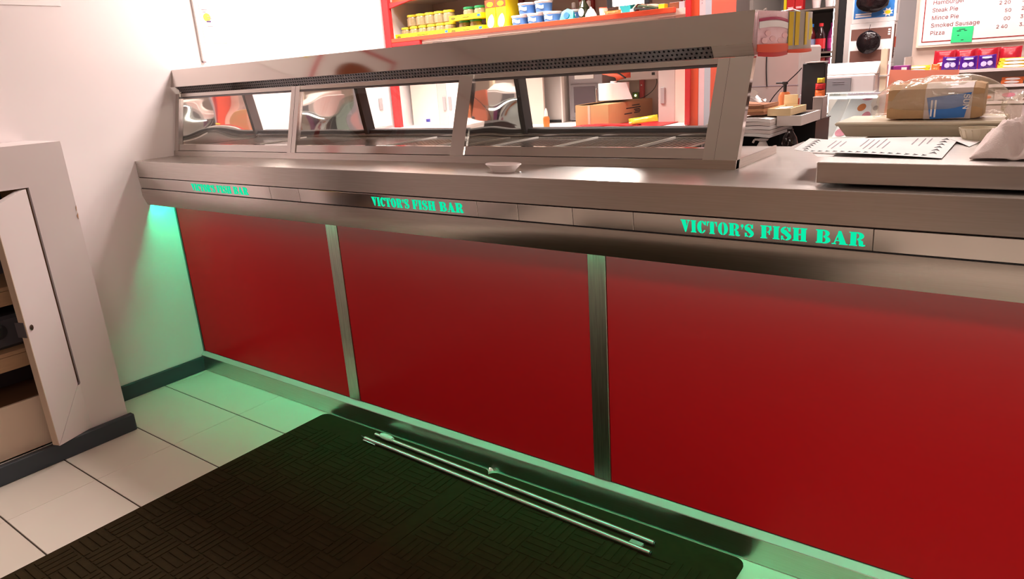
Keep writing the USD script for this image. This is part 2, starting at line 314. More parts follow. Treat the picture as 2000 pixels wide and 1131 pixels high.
# lit stencil lettering ---------------------------------------------------------
def E(cx, cy, rx, ry): return affinity.scale(Point(cx, cy).buffer(1, 20), rx, ry)
def R(a, b, c, d): return sbox(a, b, c, d)
def Pg(*p): return Polygon(p).buffer(0)
def stem(x, w=.34): return unary_union([R(x, 0, x + w, 1), R(x - .08, 0, x + w + .08, .07), R(x - .08, .93, x + w + .08, 1)])
def glyph(c):
    if c == 'I': return affinity.translate(stem(.08), 0, 0), .54
    if c == "'": return unary_union([E(.12, .84, .12, .13), Pg((.2, .86), (.24, .84), (.10, .55), (.06, .58))]), .28
    if c == 'V': return unary_union([Pg((.05, 1), (.43, 1), (.62, .38), (.50, 0), (.40, 0)), R(0, .93, .50, 1), Pg((.70, 1), (.79, 1), (.58, .26), (.545, .16)), R(.60, .93, .88, 1)]), .92
    if c == 'C': return unary_union([E(.42, .5, .42, .52).difference(E(.52, .5, .16, .45)).intersection(R(0, -.1, .40, 1.1)), E(.42, .5, .38, .52).difference(E(.40, .5, .26, .42)).intersection(unary_union([R(.46, .72, .9, 1.1), R(.46, -.1, .9, .26)])), R(.72, .66, .80, 1)]), .86
    if c == 'T': return unary_union([stem(.28).difference(R(0, .9, 1, 1.01)), R(.30, .93, .60, 1), Pg((0, .62), (.06, .62), (.10, .86), (.22, .92), (.22, 1), (0, 1)), Pg((.90, .62), (.84, .62), (.80, .86), (.68, .92), (.68, 1), (.90, 1))]), .94
    if c == 'O':
        ring = E(.44, .5, .44, .52).difference(E(.44, .5, .12, .46)); return unary_union([ring.intersection(R(-.1, -.1, .40, 1.1)), ring.intersection(R(.48, -.1, 1, 1.1))]), .92
    if c == 'S':
        a = E(.36, .73, .36, .29).difference(E(.40, .78, .16, .16)).difference(R(.36, .40, .9, .70)); b = E(.40, .27, .38, .29).difference(E(.34, .22, .16, .16)).difference(R(-.1, .30, .38, .60))
        mid = Pg((.02, .70), (.36, .78), (.76, .36), (.70, .14), (.40, .30))
        s = unary_union([a, b, mid, R(.64, .68, .71, 1), R(.03, 0, .10, .32)]); return s.difference(Pg((.40, .86), (.46, .86), (.46, 1.1), (.40, 1.1))).difference(R(.30, -.1, .36, .16)), .82
    if c == 'F': return unary_union([stem(.08), R(.50, .93, .82, 1), Pg((.82, 1), (.82, .62), (.76, .64), (.62, .90), (.60, .95)), R(.50, .47, .60, .55), Pg((.66, .30), (.72, .30), (.72, .74), (.66, .74), (.58, .51))]), .88
    if c == 'H': return unary_union([stem(.08), stem(.62), R(.45, .46, .59, .55)]), 1.10
    if c == 'B': return unary_union([stem(.08), E(.52, .74, .34, .26).difference(E(.50, .74, .10, .18)).intersection(R(.48, 0, 1, 1)), E(.52, .26, .40, .27).difference(E(.50, .26, .12, .18)).intersection(R(.48, -.1, 1, .55))]), .96
    if c == 'R': return unary_union([stem(.08), E(.52, .73, .36, .27).difference(E(.50, .73, .10, .18)).intersection(R(.48, 0, 1, 1)), Pg((.48, .50), (.62, .50), (.84, .34), (.86, .10), (.98, .12), (.98, .04), (.84, -.02), (.60, .02), (.56, .40), (.48, .44))]), 1.0
    if c == 'A': return unary_union([Pg((.40, 1), (.56, 1), (.92, 0), (.54, 0), (.34, .70)), R(.46, 0, 1.0, .07), Pg((.10, 0), (.18, 0), (.36, .58), (.32, .70)), R(0, 0, .28, .07), R(.26, .25, .46, .32)]), 1.02
def word(txt, gap=.05):
    out, x = [], 0
    for c in txt:
        g, w = glyph(c); out.append(affinity.translate(g.buffer(0), x, 0)); x += w + gap
    return out, x - gap
def fish_sign(x0, x1, zl, zr, hgt, label):
    s = thing('lit_sign', label, 'sign', ((x0 + x1) / 2, -.139, zl))
    k = (x1 - x0) / 1720.0
    for w, a, b in (("VICTOR'S", 0, 745), ('FISH', 805, 1235), ('BAR', 1305, 1720)):
        gl, tot = word(w); sx = (b - a) * k / tot
        for g in gl:
            g = affinity.scale(g, sx, hgt, origin=(0, 0)); g = affinity.translate(g, x0 + a * k, zl)
            part(s, 'letter', tilt_strip(prism(g, .0012, 'y', -.1398)), LETM, smooth=False)
GRN = 'green glowing stencil lettering on the steel strip, '
fish_sign(.448, .857, .9685, .9685, .030, GRN + 'smallest and farthest, beside the left wall')
fish_sign(1.563, 1.962, .9685, .9685, .030, GRN + 'in the middle of the counter front')
fish_sign(2.654, 3.064, .9685, .9685, .030, GRN + 'largest and nearest, below the raised steel lid')

# ------------------------------------------------------------------ heated display on the counter
YB = lambda x: .056 + .0215 * x
YC = lambda x: .120 + .039 * x
YF = lambda x: .098 + .0393 * x
YT = lambda x: .119 + .038 * x
ZT = lambda x: 1.472 + .0018 * x
def loft(fn, x0, x1, n=1):
    """convex cross-section fn(x) -> [(y, z), ...] swept from x0 to x1."""
    xs = np.linspace(x0, x1, n + 1); P = [[(x, y, z) for y, z in fn(x)] for x in xs]; k = len(P[0])
    v = np.array(P).reshape(-1, 3); f = []
    for a in range(n):
        for i in range(k):
            p, q = a * k + i, a * k + (i + 1) % k; f += [(p, q, q + k), (p, q + k, p + k)]
    f += [(0, i + 1, i) for i in range(1, k - 1)] + [(n * k, n * k + i, n * k + i + 1) for i in range(1, k - 1)]
    m = trimesh.Trimesh(v, np.array(f), process=False); m.fix_normals(); return m
def glassy(z, x): t = (z - 1.083) / (1.364 - 1.083); return YB(x) + t * (YC(x) - YB(x))
def slab(x0, x1, z0, z1, d0, d1): return loft(lambda x: [(glassy(z0, x) + d0, z0), (glassy(z1, x) + d0, z1), (glassy(z1, x) + d1, z1), (glassy(z0, x) + d1, z0)], x0, x1)
XE = 2.696
dz = thing('hot_display', 'stainless steel heated food display with sloping glass standing on the counter', 'display cabinet', (1.35, .3, 1.083))
part(dz, 'hood_fascia', loft(lambda x: [(YF(x), 1.3955), (YT(x), ZT(x)), (YT(x) + .006, ZT(x)), (YF(x) + .006, 1.3955)], .001, XE), pbr('hood_steel', (.68, .63, .595), .085, 1.0, .04, 3, rvar=.02), 'polished steel front of the hood')
part(dz, 'hood_top', loft(lambda x: [(YT(x) + .0062, ZT(x) - .005), (YT(x) + .0062, ZT(x)), (.52 + .02 * x, ZT(x)), (.52 + .02 * x, ZT(x) - .005)], .001, XE), STEEL)
part(dz, 'hood_back', loft(lambda x: [(.512 + .02 * x, 1.372), (.512 + .02 * x, ZT(x) - .0055), (.52 + .02 * x, ZT(x) - .0055), (.52 + .02 * x, 1.372)], .001, XE), STEEL)
xe = XE
part(dz, 'hood_end', prism([(YC(xe) + .001, 1.366), (YF(xe) + .0065, 1.395), (YT(xe) + .0065, ZT(xe) - .0056), (.511 + .02 * xe, ZT(xe) - .0056), (.511 + .02 * xe, 1.374)], .004, 'x', xe - .004), STEEL)
# perforated chamfer under the hood: one staggered cell repeated
cell = sbox(-.007, -.0065, .007, .0065).difference(Point(0, 0).buffer(.0034, 3)); cm_ = trimesh.creation.triangulate_polygon(cell, engine='earcut'); cv, cf = np.array(cm_[0]), np.array(cm_[1])
vs, fs, nn = [], [], 0
for i in range(182):
    for j in range(3):
        xx = .045 + .014 * (i + .5 * (j % 2)); vs.append(np.c_[cv[:, 0] + xx, cv[:, 1] + (j + .5) * .013 - .0005]); fs.append(cf + nn); nn += len(cv)
uv = np.vstack(vs); t = (uv[:, 1] / .0385)
pv = np.c_[uv[:, 0], YF(uv[:, 0]) + t * (YC(uv[:, 0]) - YF(uv[:, 0])) + .0003, 1.3955 + t * (1.364 - 1.3955)]
pm = trimesh.Trimesh(pv, np.vstack(fs), process=False)
part(dz, 'perforated_strip', pm, PERF, 'strip of punched steel below the hood front', smooth=False)
part(dz, 'strip_backing', loft(lambda x: [(YF(x) + .010, 1.3950), (YF(x) + .012, 1.3950), (YC(x) + .012, 1.3645), (YC(x) + .010, 1.3645)], .03, 2.60), BLACK)
part(dz, 'end_cover', loft(lambda x: [(YF(x), 1.3953), (YF(x) + .004, 1.3953), (YC(x) + .004, 1.3642), (YC(x), 1.3642)], 2.588, XE), STEEL)
part(dz, 'upper_rail', slab(.03, 2.60, 1.3495, 1.3638, 0, .016), STEEL)
part(dz, 'upper_seal', slab(.03, 2.60, 1.341, 1.3493, .004, .014), DARKST)
def post(x0, x1, m=SATIN): part(dz, 'post', slab(x0, x1, 1.084, 1.3636, -.004, .018), m, 'slanting steel post between the panes')
post(.001, .030); post(.842, .866); post(.868, .893); post(1.714, 1.772, POLISH); post(2.602, 2.6335, POLISH); post(2.6341, XE, POLISH)
for x0, x1 in ((.0305, .8415), (.8935, 1.7135), (1.7725, 2.6015)):
    part(dz, 'glass_pane', slab(x0, x1, 1.135, 1.341, .006, .0065), GLASS, 'sloping clear glass pane')
    part(dz, 'bottom_frame', slab(x0, x1, 1.108, 1.135, 0, .018), SATIN)
part(dz, 'base_plinth', loft(lambda x: [(YB(x) - .006, 1.0832), (YB(x) - .002, 1.1065), (YB(x) + .02, 1.1065), (YB(x) + .02, 1.0832)], .001, XE), STEEL)
part(dz, 'base_side', bx((XE - .006, YB(XE) + .021, 1.0832), (XE, .45, 1.1065)), STEEL)
part(dz, 'tray_floor', loft(lambda x: [(YB(x) + .021, 1.0835), (YB(x) + .021, 1.108), (.488, 1.108), (.488, 1.0835)], .004, 2.52), DARKST)
bars = [bx((x, YB(x) + .035, 1.1170), (x + .0075, .486, 1.1215)) for x in np.arange(.05, 2.50, .0185)]
bars += [bx((.05, y, 1.1085), (2.50, y + .006, 1.1169)) for y in (.16, .26, .36, .46)]
part(dz, 'slatted_tray', cat(bars), STEEL, 'closely slatted steel tray', kind='stuff', smooth=False)
for x in (.48, 1.30, 1.56, 1.81, 2.065, 2.355): part(dz, 'tray_divider', bx((x, .20, 1.1217), (x + .006, .485, 1.128)), WHITEP)
part(dz, 'rear_seal', bx((.03, .500, 1.139), (2.48, .56, 1.156), .003), BLACK)
part(dz, 'rear_rail', bx((.03, .494, 1.1285), (2.48, .52, 1.1375), .002), SATIN)
part(dz, 'rear_lip', bx((.03, .490, 1.1085), (2.48, .54, 1.1265), .0015), STEEL)
part(dz, 'rear_gap', bx((.03, .503, 1.1267), (2.48, .54, 1.1283)), BLACK)
def divider(x, seed):
    y0t, y0b, y1t, y1b = YC(x) + .02, YB(x) + .03, .470, .505
    def fn(u, v):
        z = 1.107 + v * (1.362 - 1.107); a, b = y0b + v * (y0t - y0b), y1b + v * (y1t - y1b)
        w = .007 * (meshkit.noise(np.array([[u * 2.2 + 3, v * 2.6, seed + .5]]), seed)[0] - .5) * math.sin(math.pi * min(1, v * 1.2)) if seed else .0
        return (x + .006 + w, a + u * (b - a), z)
    m = grid(fn, 26, 22); m.fix_normals()
    if m.face_normals[:, 0].mean() < 0: m.invert()
    d = part(dz, 'divider', m, MIRROR, 'mirror-bright steel divider between the bays', smooth=True)
    part(d, 'rear_frame', prism([(.452, 1.362), (.500, 1.362), (.538, 1.1385), (.490, 1.1385)], .022, 'x', x - .006), BLACK if seed != 1 else DARKST, 'dark strip along the rear edge of the divider')
    if seed: part(d, 'backing', prism([(y0t, 1.36), (.455, 1.36), (.493, 1.14), (y0b, 1.108)], .003, 'x', x - .004), STEEL)
divider(.018, 1); divider(.868, 2); divider(1.742, 3)
BULB = emit('warm_bulb', (1, .86, .72), 170.0)
for x in (.42, .60, 1.28, 2.12): part(dz, 'bulb', move(trimesh.creation.icosphere(2, .011), (x, .33, 1.412)), BULB, 'small bright halogen bulb under the hood')
for x in (.51, 1.28, 2.12): part(dz, 'lamp_holder', bx((x - .12, .312, 1.4255), (x + .12, .348, 1.45), .004), WHITEP)
sp = UsdLux.SphereLight.Define(stage, '/World/hot_display/counter_spot'); sp.CreateRadiusAttr(.012); sp.CreateIntensityAttr(9000); sp.CreateColorAttr(Gf.Vec3f(1, .93, .9))
sa = UsdLux.ShapingAPI.Apply(sp.GetPrim()); sa.CreateShapingConeAngleAttr(24); sa.CreateShapingConeSoftnessAttr(.6)
src, dst = np.array([2.24, .315, 1.405]), np.array([2.30, -.06, 1.083]); zax = (src - dst) / np.linalg.norm(src - dst); xax = np.cross([0, 0, 1], zax); xax /= np.linalg.norm(xax); yax = np.cross(zax, xax)
mm = np.eye(4); mm[0, :3], mm[1, :3], mm[2, :3], mm[3, :3] = xax, yax, zax, src - np.array([1.35, .3, 1.083])
UsdGeom.Xformable(sp).AddTransformOp().Set(Gf.Matrix4d(*mm.ravel().tolist()))

# ------------------------------------------------------------------ things on the floor and the left wall
def mat(x0, x1, y0, y1, label, seed):
    m = thing('door_mat', label, 'mat', ((x0 + x1) / 2, (y0 + y1) / 2, 0), 'dark rubber mats in front of the counter' if 0 else None)
    base = sbox(x0 + .03, y0 + .03, x1 - .03, y1 - .03).buffer(.03, 6)
    part(m, 'backing', prism(base, .0055, 'z', .0005), MATM)
    r = random.Random(seed); bars = []; c = .105
    nx, ny = int((x1 - x0 - .03) / c), int((y1 - y0 - .03) / c)
    for i in range(nx):
        for j in range(ny):
            ox, oy = x0 + .018 + i * c, y0 + .018 + j * c
            for k in range(4):
                a = k * c / 4
                lo, hi = ((ox + a, oy, .0058), (ox + a + c / 4 - .007, oy + c - .007, .0088)) if (i + j) % 2 else ((ox, oy + a, .0058), (ox + c - .007, oy + a + c / 4 - .007, .0088))
                bars.append(bx(lo, hi, .001))
    part(m, 'raised_bars', cat(bars), MATM, kind='stuff', smooth=False)
mat(.977, 1.8915, -2.35, -.026, 'dark brown rubber mat on the floor tiles, left of the seam', 1)
mat(1.8945, 2.808, -2.35, -.026, 'dark brown rubber mat under the right half of the chrome rods', 2)

CHROME = pbr('chrome', (.82, .80, .78), .28, 1.0, .02, 20)
ZM = .0090
def rod(p, q, label, sleeve=None, tab=None, tip=None):
    p, q = np.array((*p, ZM + .0078)), np.array((*q, ZM + .0078)); d = (q - p) / np.linalg.norm(q - p)
    s = thing('chrome_rod', label, 'rod', (*((p + q) / 2)[:2], ZM))
    part(s, 'tube', cyl(p, q, .0076, 18), CHROME)
    for e, sg in ((p, 1), (q, -1)): part(s, 'end_cap', cyl(e - d * .004 * sg, e + d * .001, .0055, 12), DARKST)
    if sleeve:
        c = p + d * sleeve; pr_ = [(0, -.034), (.0085, -.034), (.012, -.018), (.0125, .014), (.0085, .034), (0, .034)]
        m = lathe(pr_, 18); m.apply_transform(trimesh.geometry.align_vectors([0, 0, 1], d)); m.apply_translation(c + np.array([0, 0, .0062])); part(s, 'sleeve', m, WHITEP, 'white plastic sleeve near the left end')
    if tab:
        c = p + d * tab; n = np.array([-d[1], d[0], 0]); part(s, 'bracket', hull([c + d * a + n * b + np.array([0, 0, z]) for a in (-.02, .02) for b in (.0068, .026) for z in (-.0062, .002)]), pbr('clear_grey_plastic', '#a5aca6', .3), 'small grey plastic bracket')
    if tip:
        part(s, 'wire_end', tube([p + np.array([.004, 0, 0]), p - d * .02 + np.array([0, .004, -.002]), p - d * .034 + np.array([0, .010, -.004])], .0022, 6), DARKST)
        part(s, 'side_wire', tube([p + d * .003 + np.array([-.004, -.0095, -.004]), p + d * .075 + np.array([-.004, -.011, -.004])], .0022, 6), CHROME)
rod((1.333, -.064), (2.562, -.104), 'long thin chrome rod lying on the mat, the one nearer the counter', sleeve=.066)
rod((1.318, -.107), (2.572, -.150), 'long thin chrome rod lying on the mat, the one farther from the counter', tab=1.20, tip=True)
single('metal_clip', hull([(1.878, -.024, ZM), (1.900, -.024, ZM), (1.889, -.040, ZM), (1.886, -.030, ZM + .012), (1.893, -.026, ZM + .010)]), CHROME, 'small shiny metal clip at the foot of the kick plate', 'clip')

tr = thing('wall_trunking', 'slim white vertical strip on the left wall above the display', 'trim', (.006, .287, 1.5))
part(tr, 'channel', bx((.0005, .279, 1.507), (.012, .296, 2.5), .003), WHITEP); part(tr, 'foot', bx((.0005, .2785, 1.5), (.0135, .2965, 1.5065), .002), pbr('grey_cap', '#8a7a80', .5))
nt = thing('wall_notice', 'white notice with a yellow disc on the left wall above the display', 'notice', (.001, .35, 1.6))
def onwall(m2, y, z, d):      # xy drawing put on the left wall, reading along +y
    m = m2.copy(); v = m.vertices; m.vertices = np.c_[v[:, 2] + d, v[:, 0] + y, v[:, 1] + z]; m.fix_normals(); return m
flat = lambda g, t=.0008: prism(g, t, 'z')
part(nt, 'sheet', onwall(flat(sbox(-.035, -.10, .085, .11)), .35, 1.69, .0006), PAPER)
part(nt, 'disc', onwall(flat(Point(0, 0).buffer(.0185)), .347, 1.708, .0015), pbr('pale_yellow_print', '#f3ec4a', .6), 'yellow disc')
part(nt, 'band', onwall(flat(sbox(-.010, -.0035, .012, .0035)), .352, 1.6895, .0018), pbr('purple_print', '#5a4478', .6), 'dark purple band')
for i, (y, z, w) in enumerate(((.325, 1.742, .03), (.33, 1.732, .018), (.347, 1.711, .02), (.35, 1.701, .02), (.345, 1.667, .026))): part(nt, 'print_line', onwall(flat(sbox(0, 0, w, .0022)), y, z, .0024), GREYINK)
pst = thing('burger_poster', 'large poster of a burger on the left wall beside the counter', 'poster', (.002, -1.0, 1.5))
part(pst, 'sheet', onwall(flat(sbox(-.32, -.32, .32, .32), .002), -.98, 1.86, .0006), PAPER)
part(pst, 'bun', onwall(flat(unary_union([E(-.05, .05, .2, .13), E(-.05, -.08, .19, .07)]), .001), -.98, 1.86, .003), pbr('brown_print', '#8a4a28', .6), 'brown burger picture')
part(pst, 'border', onwall(flat(sbox(-.32, -.32, .32, .32).difference(sbox(-.29, -.29, .29, .29)), .001), -.98, 1.86, .003), REDP)
pst = thing('menu_poster', 'white poster with yellow and blue patches on the left wall', 'poster', (.002, -.45, 1.5))
part(pst, 'sheet', onwall(flat(sbox(-.16, -.22, .16, .22), .002), -.46, 1.96, .0006), PAPER)
part(pst, 'patch', onwall(flat(sbox(-.13, -.05, .0, .15), .001), -.46, 1.96, .003), YEL); part(pst, 'patch', onwall(flat(sbox(.02, .0, .13, .15), .001), -.46, 1.96, .003), BLUE)

# ------------------------------------------------------------------ things on the worktop
def dish(c, rx, ry, h):
    def fn(u, v):
        a = 2 * math.pi * u; r = .62 + .38 * v; return (c[0] + rx * r * math.cos(a), c[1] + ry * r * math.sin(a), c[2] + h * v ** .8)
    m = grid(fn, 33, 5, .0022); base = lathe([(0, .0), (.63, .0), (.63, .0022 / .02), (0, .0022 / .02)], 32); base.apply_transform(np.diag([rx, ry, .02, 1])); base.apply_translation(c); m.fix_normals(); return cat([m, base])
fd = thing('foam_dish', 'small pinkish white foam dish standing on the worktop edge', 'dish', (2.056, -.052, 1.083))
part(fd, 'shell', dish((2.056, -.052, 1.0834), .063, .034, .022), FOAM)
for x, y in ((2.03, -.045), (2.075, -.04), (2.06, -.055)): part(fd, 'crumb', move(trimesh.creation.icosphere(1, .006), (x, y, 1.094)), pbr('dark_sauce', '#5a3030', .4))
single('paper_scrap', hull([(2.118, -.062, 1.0832), (2.130, -.06, 1.0832), (2.124, -.068, 1.0832), (2.124, -.062, 1.088)]), PAPER, 'tiny white scrap on the worktop right of the foam dish', 'scrap')

ld = thing('steel_lid', 'raised stainless steel lid lying over the right end of the worktop', 'lid', (3.6, .2, 1.083))
part(ld, 'cover', bx((2.945, -.0885, 1.0895), (4.3, .60, 1.135), .0015), STEELX)
for x in (3.0, 4.2):
    for y in (-.03, .55): part(ld, 'foot', bx((x, y, 1.0832), (x + .04, y + .04, 1.0894)), BLACK)

# bordered paper menu, curling off the lid
A0, A1, A2, A3 = np.array((2.862, .030, 1.1405)), np.array((3.171, -.014, 1.1372)), np.array((3.166, .366, 1.1395)), np.array((2.836, .270, 1.1405))
def psurf(u, v, d=0.0):
    p = (1 - u) * (1 - v) * A0 + u * (1 - v) * A1 + u * v * A2 + (1 - u) * v * A3
    return p + np.array([0, 0, d + .003 * math.sin(math.pi * u) + .006 * max(0, .12 - u) / .12 - .0])
def on_paper(g, d, fine=False):
    m = trimesh.creation.extrude_polygon(g, .0003, engine='earcut'); m.vertices = np.array([psurf(x, y, d + z) for x, y, z in m.vertices]); return m
pp = thing('paper_menu', 'white paper menu with black triangle border lying on the steel lid', 'paper', (3.0, .16, 1.137))
part(pp, 'sheet', grid(lambda u, v: psurf(u, v, .0006), 24, 8, .0006), PAPER, smooth=True)
fold = [(2.875, .045, 1.139), (2.93, .035, 1.139), (2.905, .01, 1.1362), (2.895, .02, 1.1362)]
part(pp, 'turned_corner', hull([(2.905, .028, 1.1395), (2.960, .022, 1.1395), (2.955, .004, 1.1355), (2.925, -.004, 1.1355), (2.93, .008, 1.1362)]), PAPER)
part(pp, 'curled_end', grid(lambda u, v: (3.150 + .050 * u + .02 * u * u * (1 - v), .36 - .16 * v * (.3 + .7 * u), 1.1405 - .0045 * u ** 2), 8, 6, .0005), PAPER, smooth=True)
trs = []
for i in range(17): u = .06 + i * .052; trs.append(('f', u))
for i in range(16): u = .065 + i * .0535; part(pp, 'border_mark', on_paper(Polygon([(u, .045), (u + .034, .075), (u, .105), (u + .010, .075)]), .001), INK)
for k in range(6):
    v = .15 + k * .135; part(pp, 'border_mark', on_paper(Polygon([(.90, v), (.925, v + .09), (.95, v), (.925, v + .03)]), .001), INK)
    part(pp, 'border_mark', on_paper(Polygon([(.045, v), (.07, v + .09), (.095, v), (.07, v + .03)]), .001), INK)
for k, (u, a, b) in enumerate(((.20, .35, .85), (.24, .25, .80), (.28, .40, .75), (.42, .40, .88), (.46, .25, .85), (.50, .25, .80), (.54, .35, .88), (.58, .3, .7), (.74, .55, .90), (.79, .5, .9), (.83, .6, .9))):
    part(pp, 'print_line', on_paper(sbox(u, a, u + .007, b), .001), GREYINK)

# sliced loaf in a clear bag on a pale tub
TUBP = pbr('pale_olive_plastic', '#c9bda4', .35, 0, .05, 12)
tb = thing('bread_tray', 'pale olive plastic tray standing on the steel lid under the loaf', 'tray', (3.08, .5, 1.135))
part(tb, 'rim', bx((2.868, .385, 1.166), (3.252, .60, 1.176), .004), TUBP)
part(tb, 'body', hull([(x, y, z) for z, k in ((1.136, .018), (1.1655, 0)) for x in (2.876 + k, 3.244 - k) for y in (.392 + k, .595 - k)]), TUBP)
bowl = thing('plastic_bowl', 'small ribbed olive plastic tub in front of the bread tray', 'tub', (3.185, .335, 1.135))
part(bowl, 'body', lathe([(0, 0), (.026, 0), (.030, .004), (.038, .026), (.040, .030), (.037, .030), (.028, .006), (0, .006)], 28, (3.203, .335, 1.136)), TUBP)
for k in range(14):
    a = 2 * math.pi * k / 14; part(bowl, 'rib', tube([(3.203 + .0305 * math.cos(a), .335 + .0305 * math.sin(a), 1.141), (3.203 + .0385 * math.cos(a), .335 + .0385 * math.sin(a), 1.162)], .0015, 6), TUBP)
lf = thing('bread_loaf', 'sliced loaf with a blue label in a clear plastic bag', 'bread', (3.085, .49, 1.176))
LOAF = pbr('bread_crust', '#b8956c', .75, 0, .15, 40, .25, 120)
def loafsec(r, x, jit=0): return [(x, .49 + r * .055 * a, 1.178 + .088 * b * r + (1 - r) * .04) for a, b in ((-1, .02), (-1.02, .6), (-.95, .86), (-.6, 1.0), (.6, 1.0), (.95, .86), (1.02, .6), (1, .02))]
part(lf, 'crust', hull(loafsec(.93, 2.985) + loafsec(1.0, 2.995) + loafsec(1.0, 3.185) + loafsec(.9, 3.20)), LOAF, 'brown loaf')
sec = lambda x: loafsec(1.025, x)
part(lf, 'paper_band', hull(sec(3.072) + sec(3.176)), pbr('pale_wrapper', '#cfc0ba', .5, 0, .05, 40, stretch=(6, 1, 1)), 'pale wrapper band around the loaf')
bl = [(3.076, 1.232), (3.1735, 1.243), (3.163, 1.182), (3.088, 1.1785)]
part(lf, 'blue_label', prism(bl, .0015, 'y', .4315), BLUE, 'blue printed label')
t = meshkit.text_mesh('SUN', .013, .0006, True); part(lf, 'print', facing(turn(t, -math.pi / 2), (3.158, .4313, 1.240)), PAPER, 'white lettering on the label')
for x, z0, z1 in ((3.087, 1.185, 1.226), (3.0955, 1.183, 1.226)): part(lf, 'print', prism(sbox(x, z0, x + .004, z1), .0006, 'y', .4308), PAPER)
def bagfn(u, v):
    a = 2 * math.pi * v; x = 2.945 + .30 * u; e = math.sin(math.pi * min(1, max(0, .06 + .90 * u))) ** .35
    n = meshkit.noise(np.array([[u * 7, math.cos(a) * 2 + 4, math.sin(a) * 2 + 4]]), 5)[0] - .5
    ry, rz_ = (.062 + .016 * n) * e + .006, (.050 + .018 * n) * e + .004
    return (x + .01 * n, .49 + ry * math.cos(a), 1.178 + .0025 + (rz_ + rz_ * math.sin(a)) * .92)
part(lf, 'plastic_bag', grid(bagfn, 34, 34), FILM, 'crinkled clear plastic bag', smooth=True)
def twist(u, v):
    a = 2 * math.pi * v; n = meshkit.noise(np.array([[u * 9, math.cos(a) * 3 + 7, math.sin(a) * 3 + 2]]), 9)[0] - .5
    r = .010 + .030 * u; return (3.235 + .045 * u, .49 + (r + .02 * n) * math.cos(a), 1.205 + (r + .025 * n) * math.sin(a) - .012 * u)
part(lf, 'bag_tail', grid(twist, 14, 26), FILM, 'gathered end of the plastic bag', smooth=True)

def cloth(u, v):
    x, y = 3.222 + .24 * u, -.02 + .19 * v
    a = max(0, 1 - (2 * v - 1) ** 4) * max(0, 1 - (2 * u - 1) ** 6)
    P = lambda k, o, sd: meshkit.noise(np.array([[u * k + .6 * v * k, v * k * .8 - u * k * .4, o]]), sd)[0]
    ridge = (1 - abs(2 * P(4.5, 1.3, 11) - 1)) ** 4 + .8 * (1 - abs(2 * P(9.0, 4.2, 12) - 1)) ** 4 + .3 * P(22, 6.1, 13)
    lobes = .050 * math.exp(-((u - .20) / .17) ** 2 - ((v - .35) / .33) ** 2) + .066 * math.exp(-((u - .66) / .34) ** 4 - ((v - .62) / .40) ** 2)
    dip = .030 * math.exp(-((u - .36 - .25 * (v - .3)) / .045) ** 2)
    return (x + .012 * (P(4, 7.7, 14) - .5), y + .016 * (P(4, 2.2, 15) - .5), 1.1402 + a ** .45 * max(.002, .006 + lobes + .020 * ridge * (.2 + 11 * lobes) - dip))
cl = grid(cloth, 70, 54, .004)
single('cleaning_cloth', cl, pbr('white_towelling', '#e2d2ce', .95, 0, .05, 60, .5, 400), 'crumpled white cloth on the right end of the steel lid', 'cloth', smooth=True)

# glass counter case with a white machine on top
gc = thing('glass_case', 'small glass counter case with white paper inside, standing on the worktop', 'display case', (2.82, .9, 1.083))
gx0, gx1, gy0, gy1 = 2.682, 2.912, .74, 1.08
part(gc, 'base', bx((gx0, gy0, 1.0835), (gx1, gy1, 1.093), .002), WHITEP)
part(gc, 'front_glass', bx((gx0, gy0, 1.0932), (gx1, gy0 + .004, 1.226)), GLASSG); part(gc, 'side_glass', bx((gx0, gy0 + .0042, 1.0932), (gx0 + .004, gy1, 1.226)), GLASSG)
part(gc, 'side_glass', bx((gx1 - .004, gy0 + .0042, 1.0932), (gx1, gy1, 1.226)), GLASSG)
part(gc, 'top_glass', bx((gx0 - .006, gy0 - .006, 1.2262), (gx1 + .006, gy1, 1.234), .001), clear('thick_glass', (.93, .97, .96), .02, 1.5, milky=.06, mcol=(.45, .58, .55)), 'thick greenish glass shelf on top')
part(gc, 'case_lamp', bx((gx0 + .01, gy0 + .012, 1.216), (gx1 - .01, gy0 + .024, 1.2235), .002), emit('case_lamp_glow', (1, .95, .92), 9.0), 'slim bright lamp inside the case')
part(gc, 'back_panel', bx((gx0 + .004, gy1 - .006, 1.0932), (gx1 - .004, gy1, 1.226)), WHITEP)
SIGNP = pbr('glossy_white_card', '#f6f2f2', .35)
def leaning(name, label, q, mat_, prints=()):
    s = thing(name, label, 'card', tuple(np.mean(q, 0)[:2]) + (1.0935,)); q = np.array(q, float)
    f = lambda u, v, d=0: (1 - u) * (1 - v) * q[0] + u * (1 - v) * q[1] + u * v * q[2] + (1 - u) * v * q[3] + np.array([0, -d, d * .3])
    part(s, 'sheet', grid(lambda u, v: f(u, v), 3, 3, .0008), mat_)
    for (u0, v0, u1, v1, pm_) in prints:
        m = trimesh.creation.extrude_polygon(E((u0 + u1) / 2, (v0 + v1) / 2, (u1 - u0) / 2, (v1 - v0) / 2), .0004, engine='earcut'); m.vertices = np.array([f(x, y, .0012 + z) for x, y, z in m.vertices]); part(s, 'print', m, pm_)
leaning('price_card', 'blank white card leaning inside the glass case, left one', [(2.715, .78, 1.0945), (2.770, .83, 1.0945), (2.790, .93, 1.215), (2.760, .90, 1.215)], SIGNP)
PK = pbr('pink_print', '#d88a9a', .5, 0, .2, 60); OR = pbr('orange_print', '#d8814e', .5, 0, .2, 60)
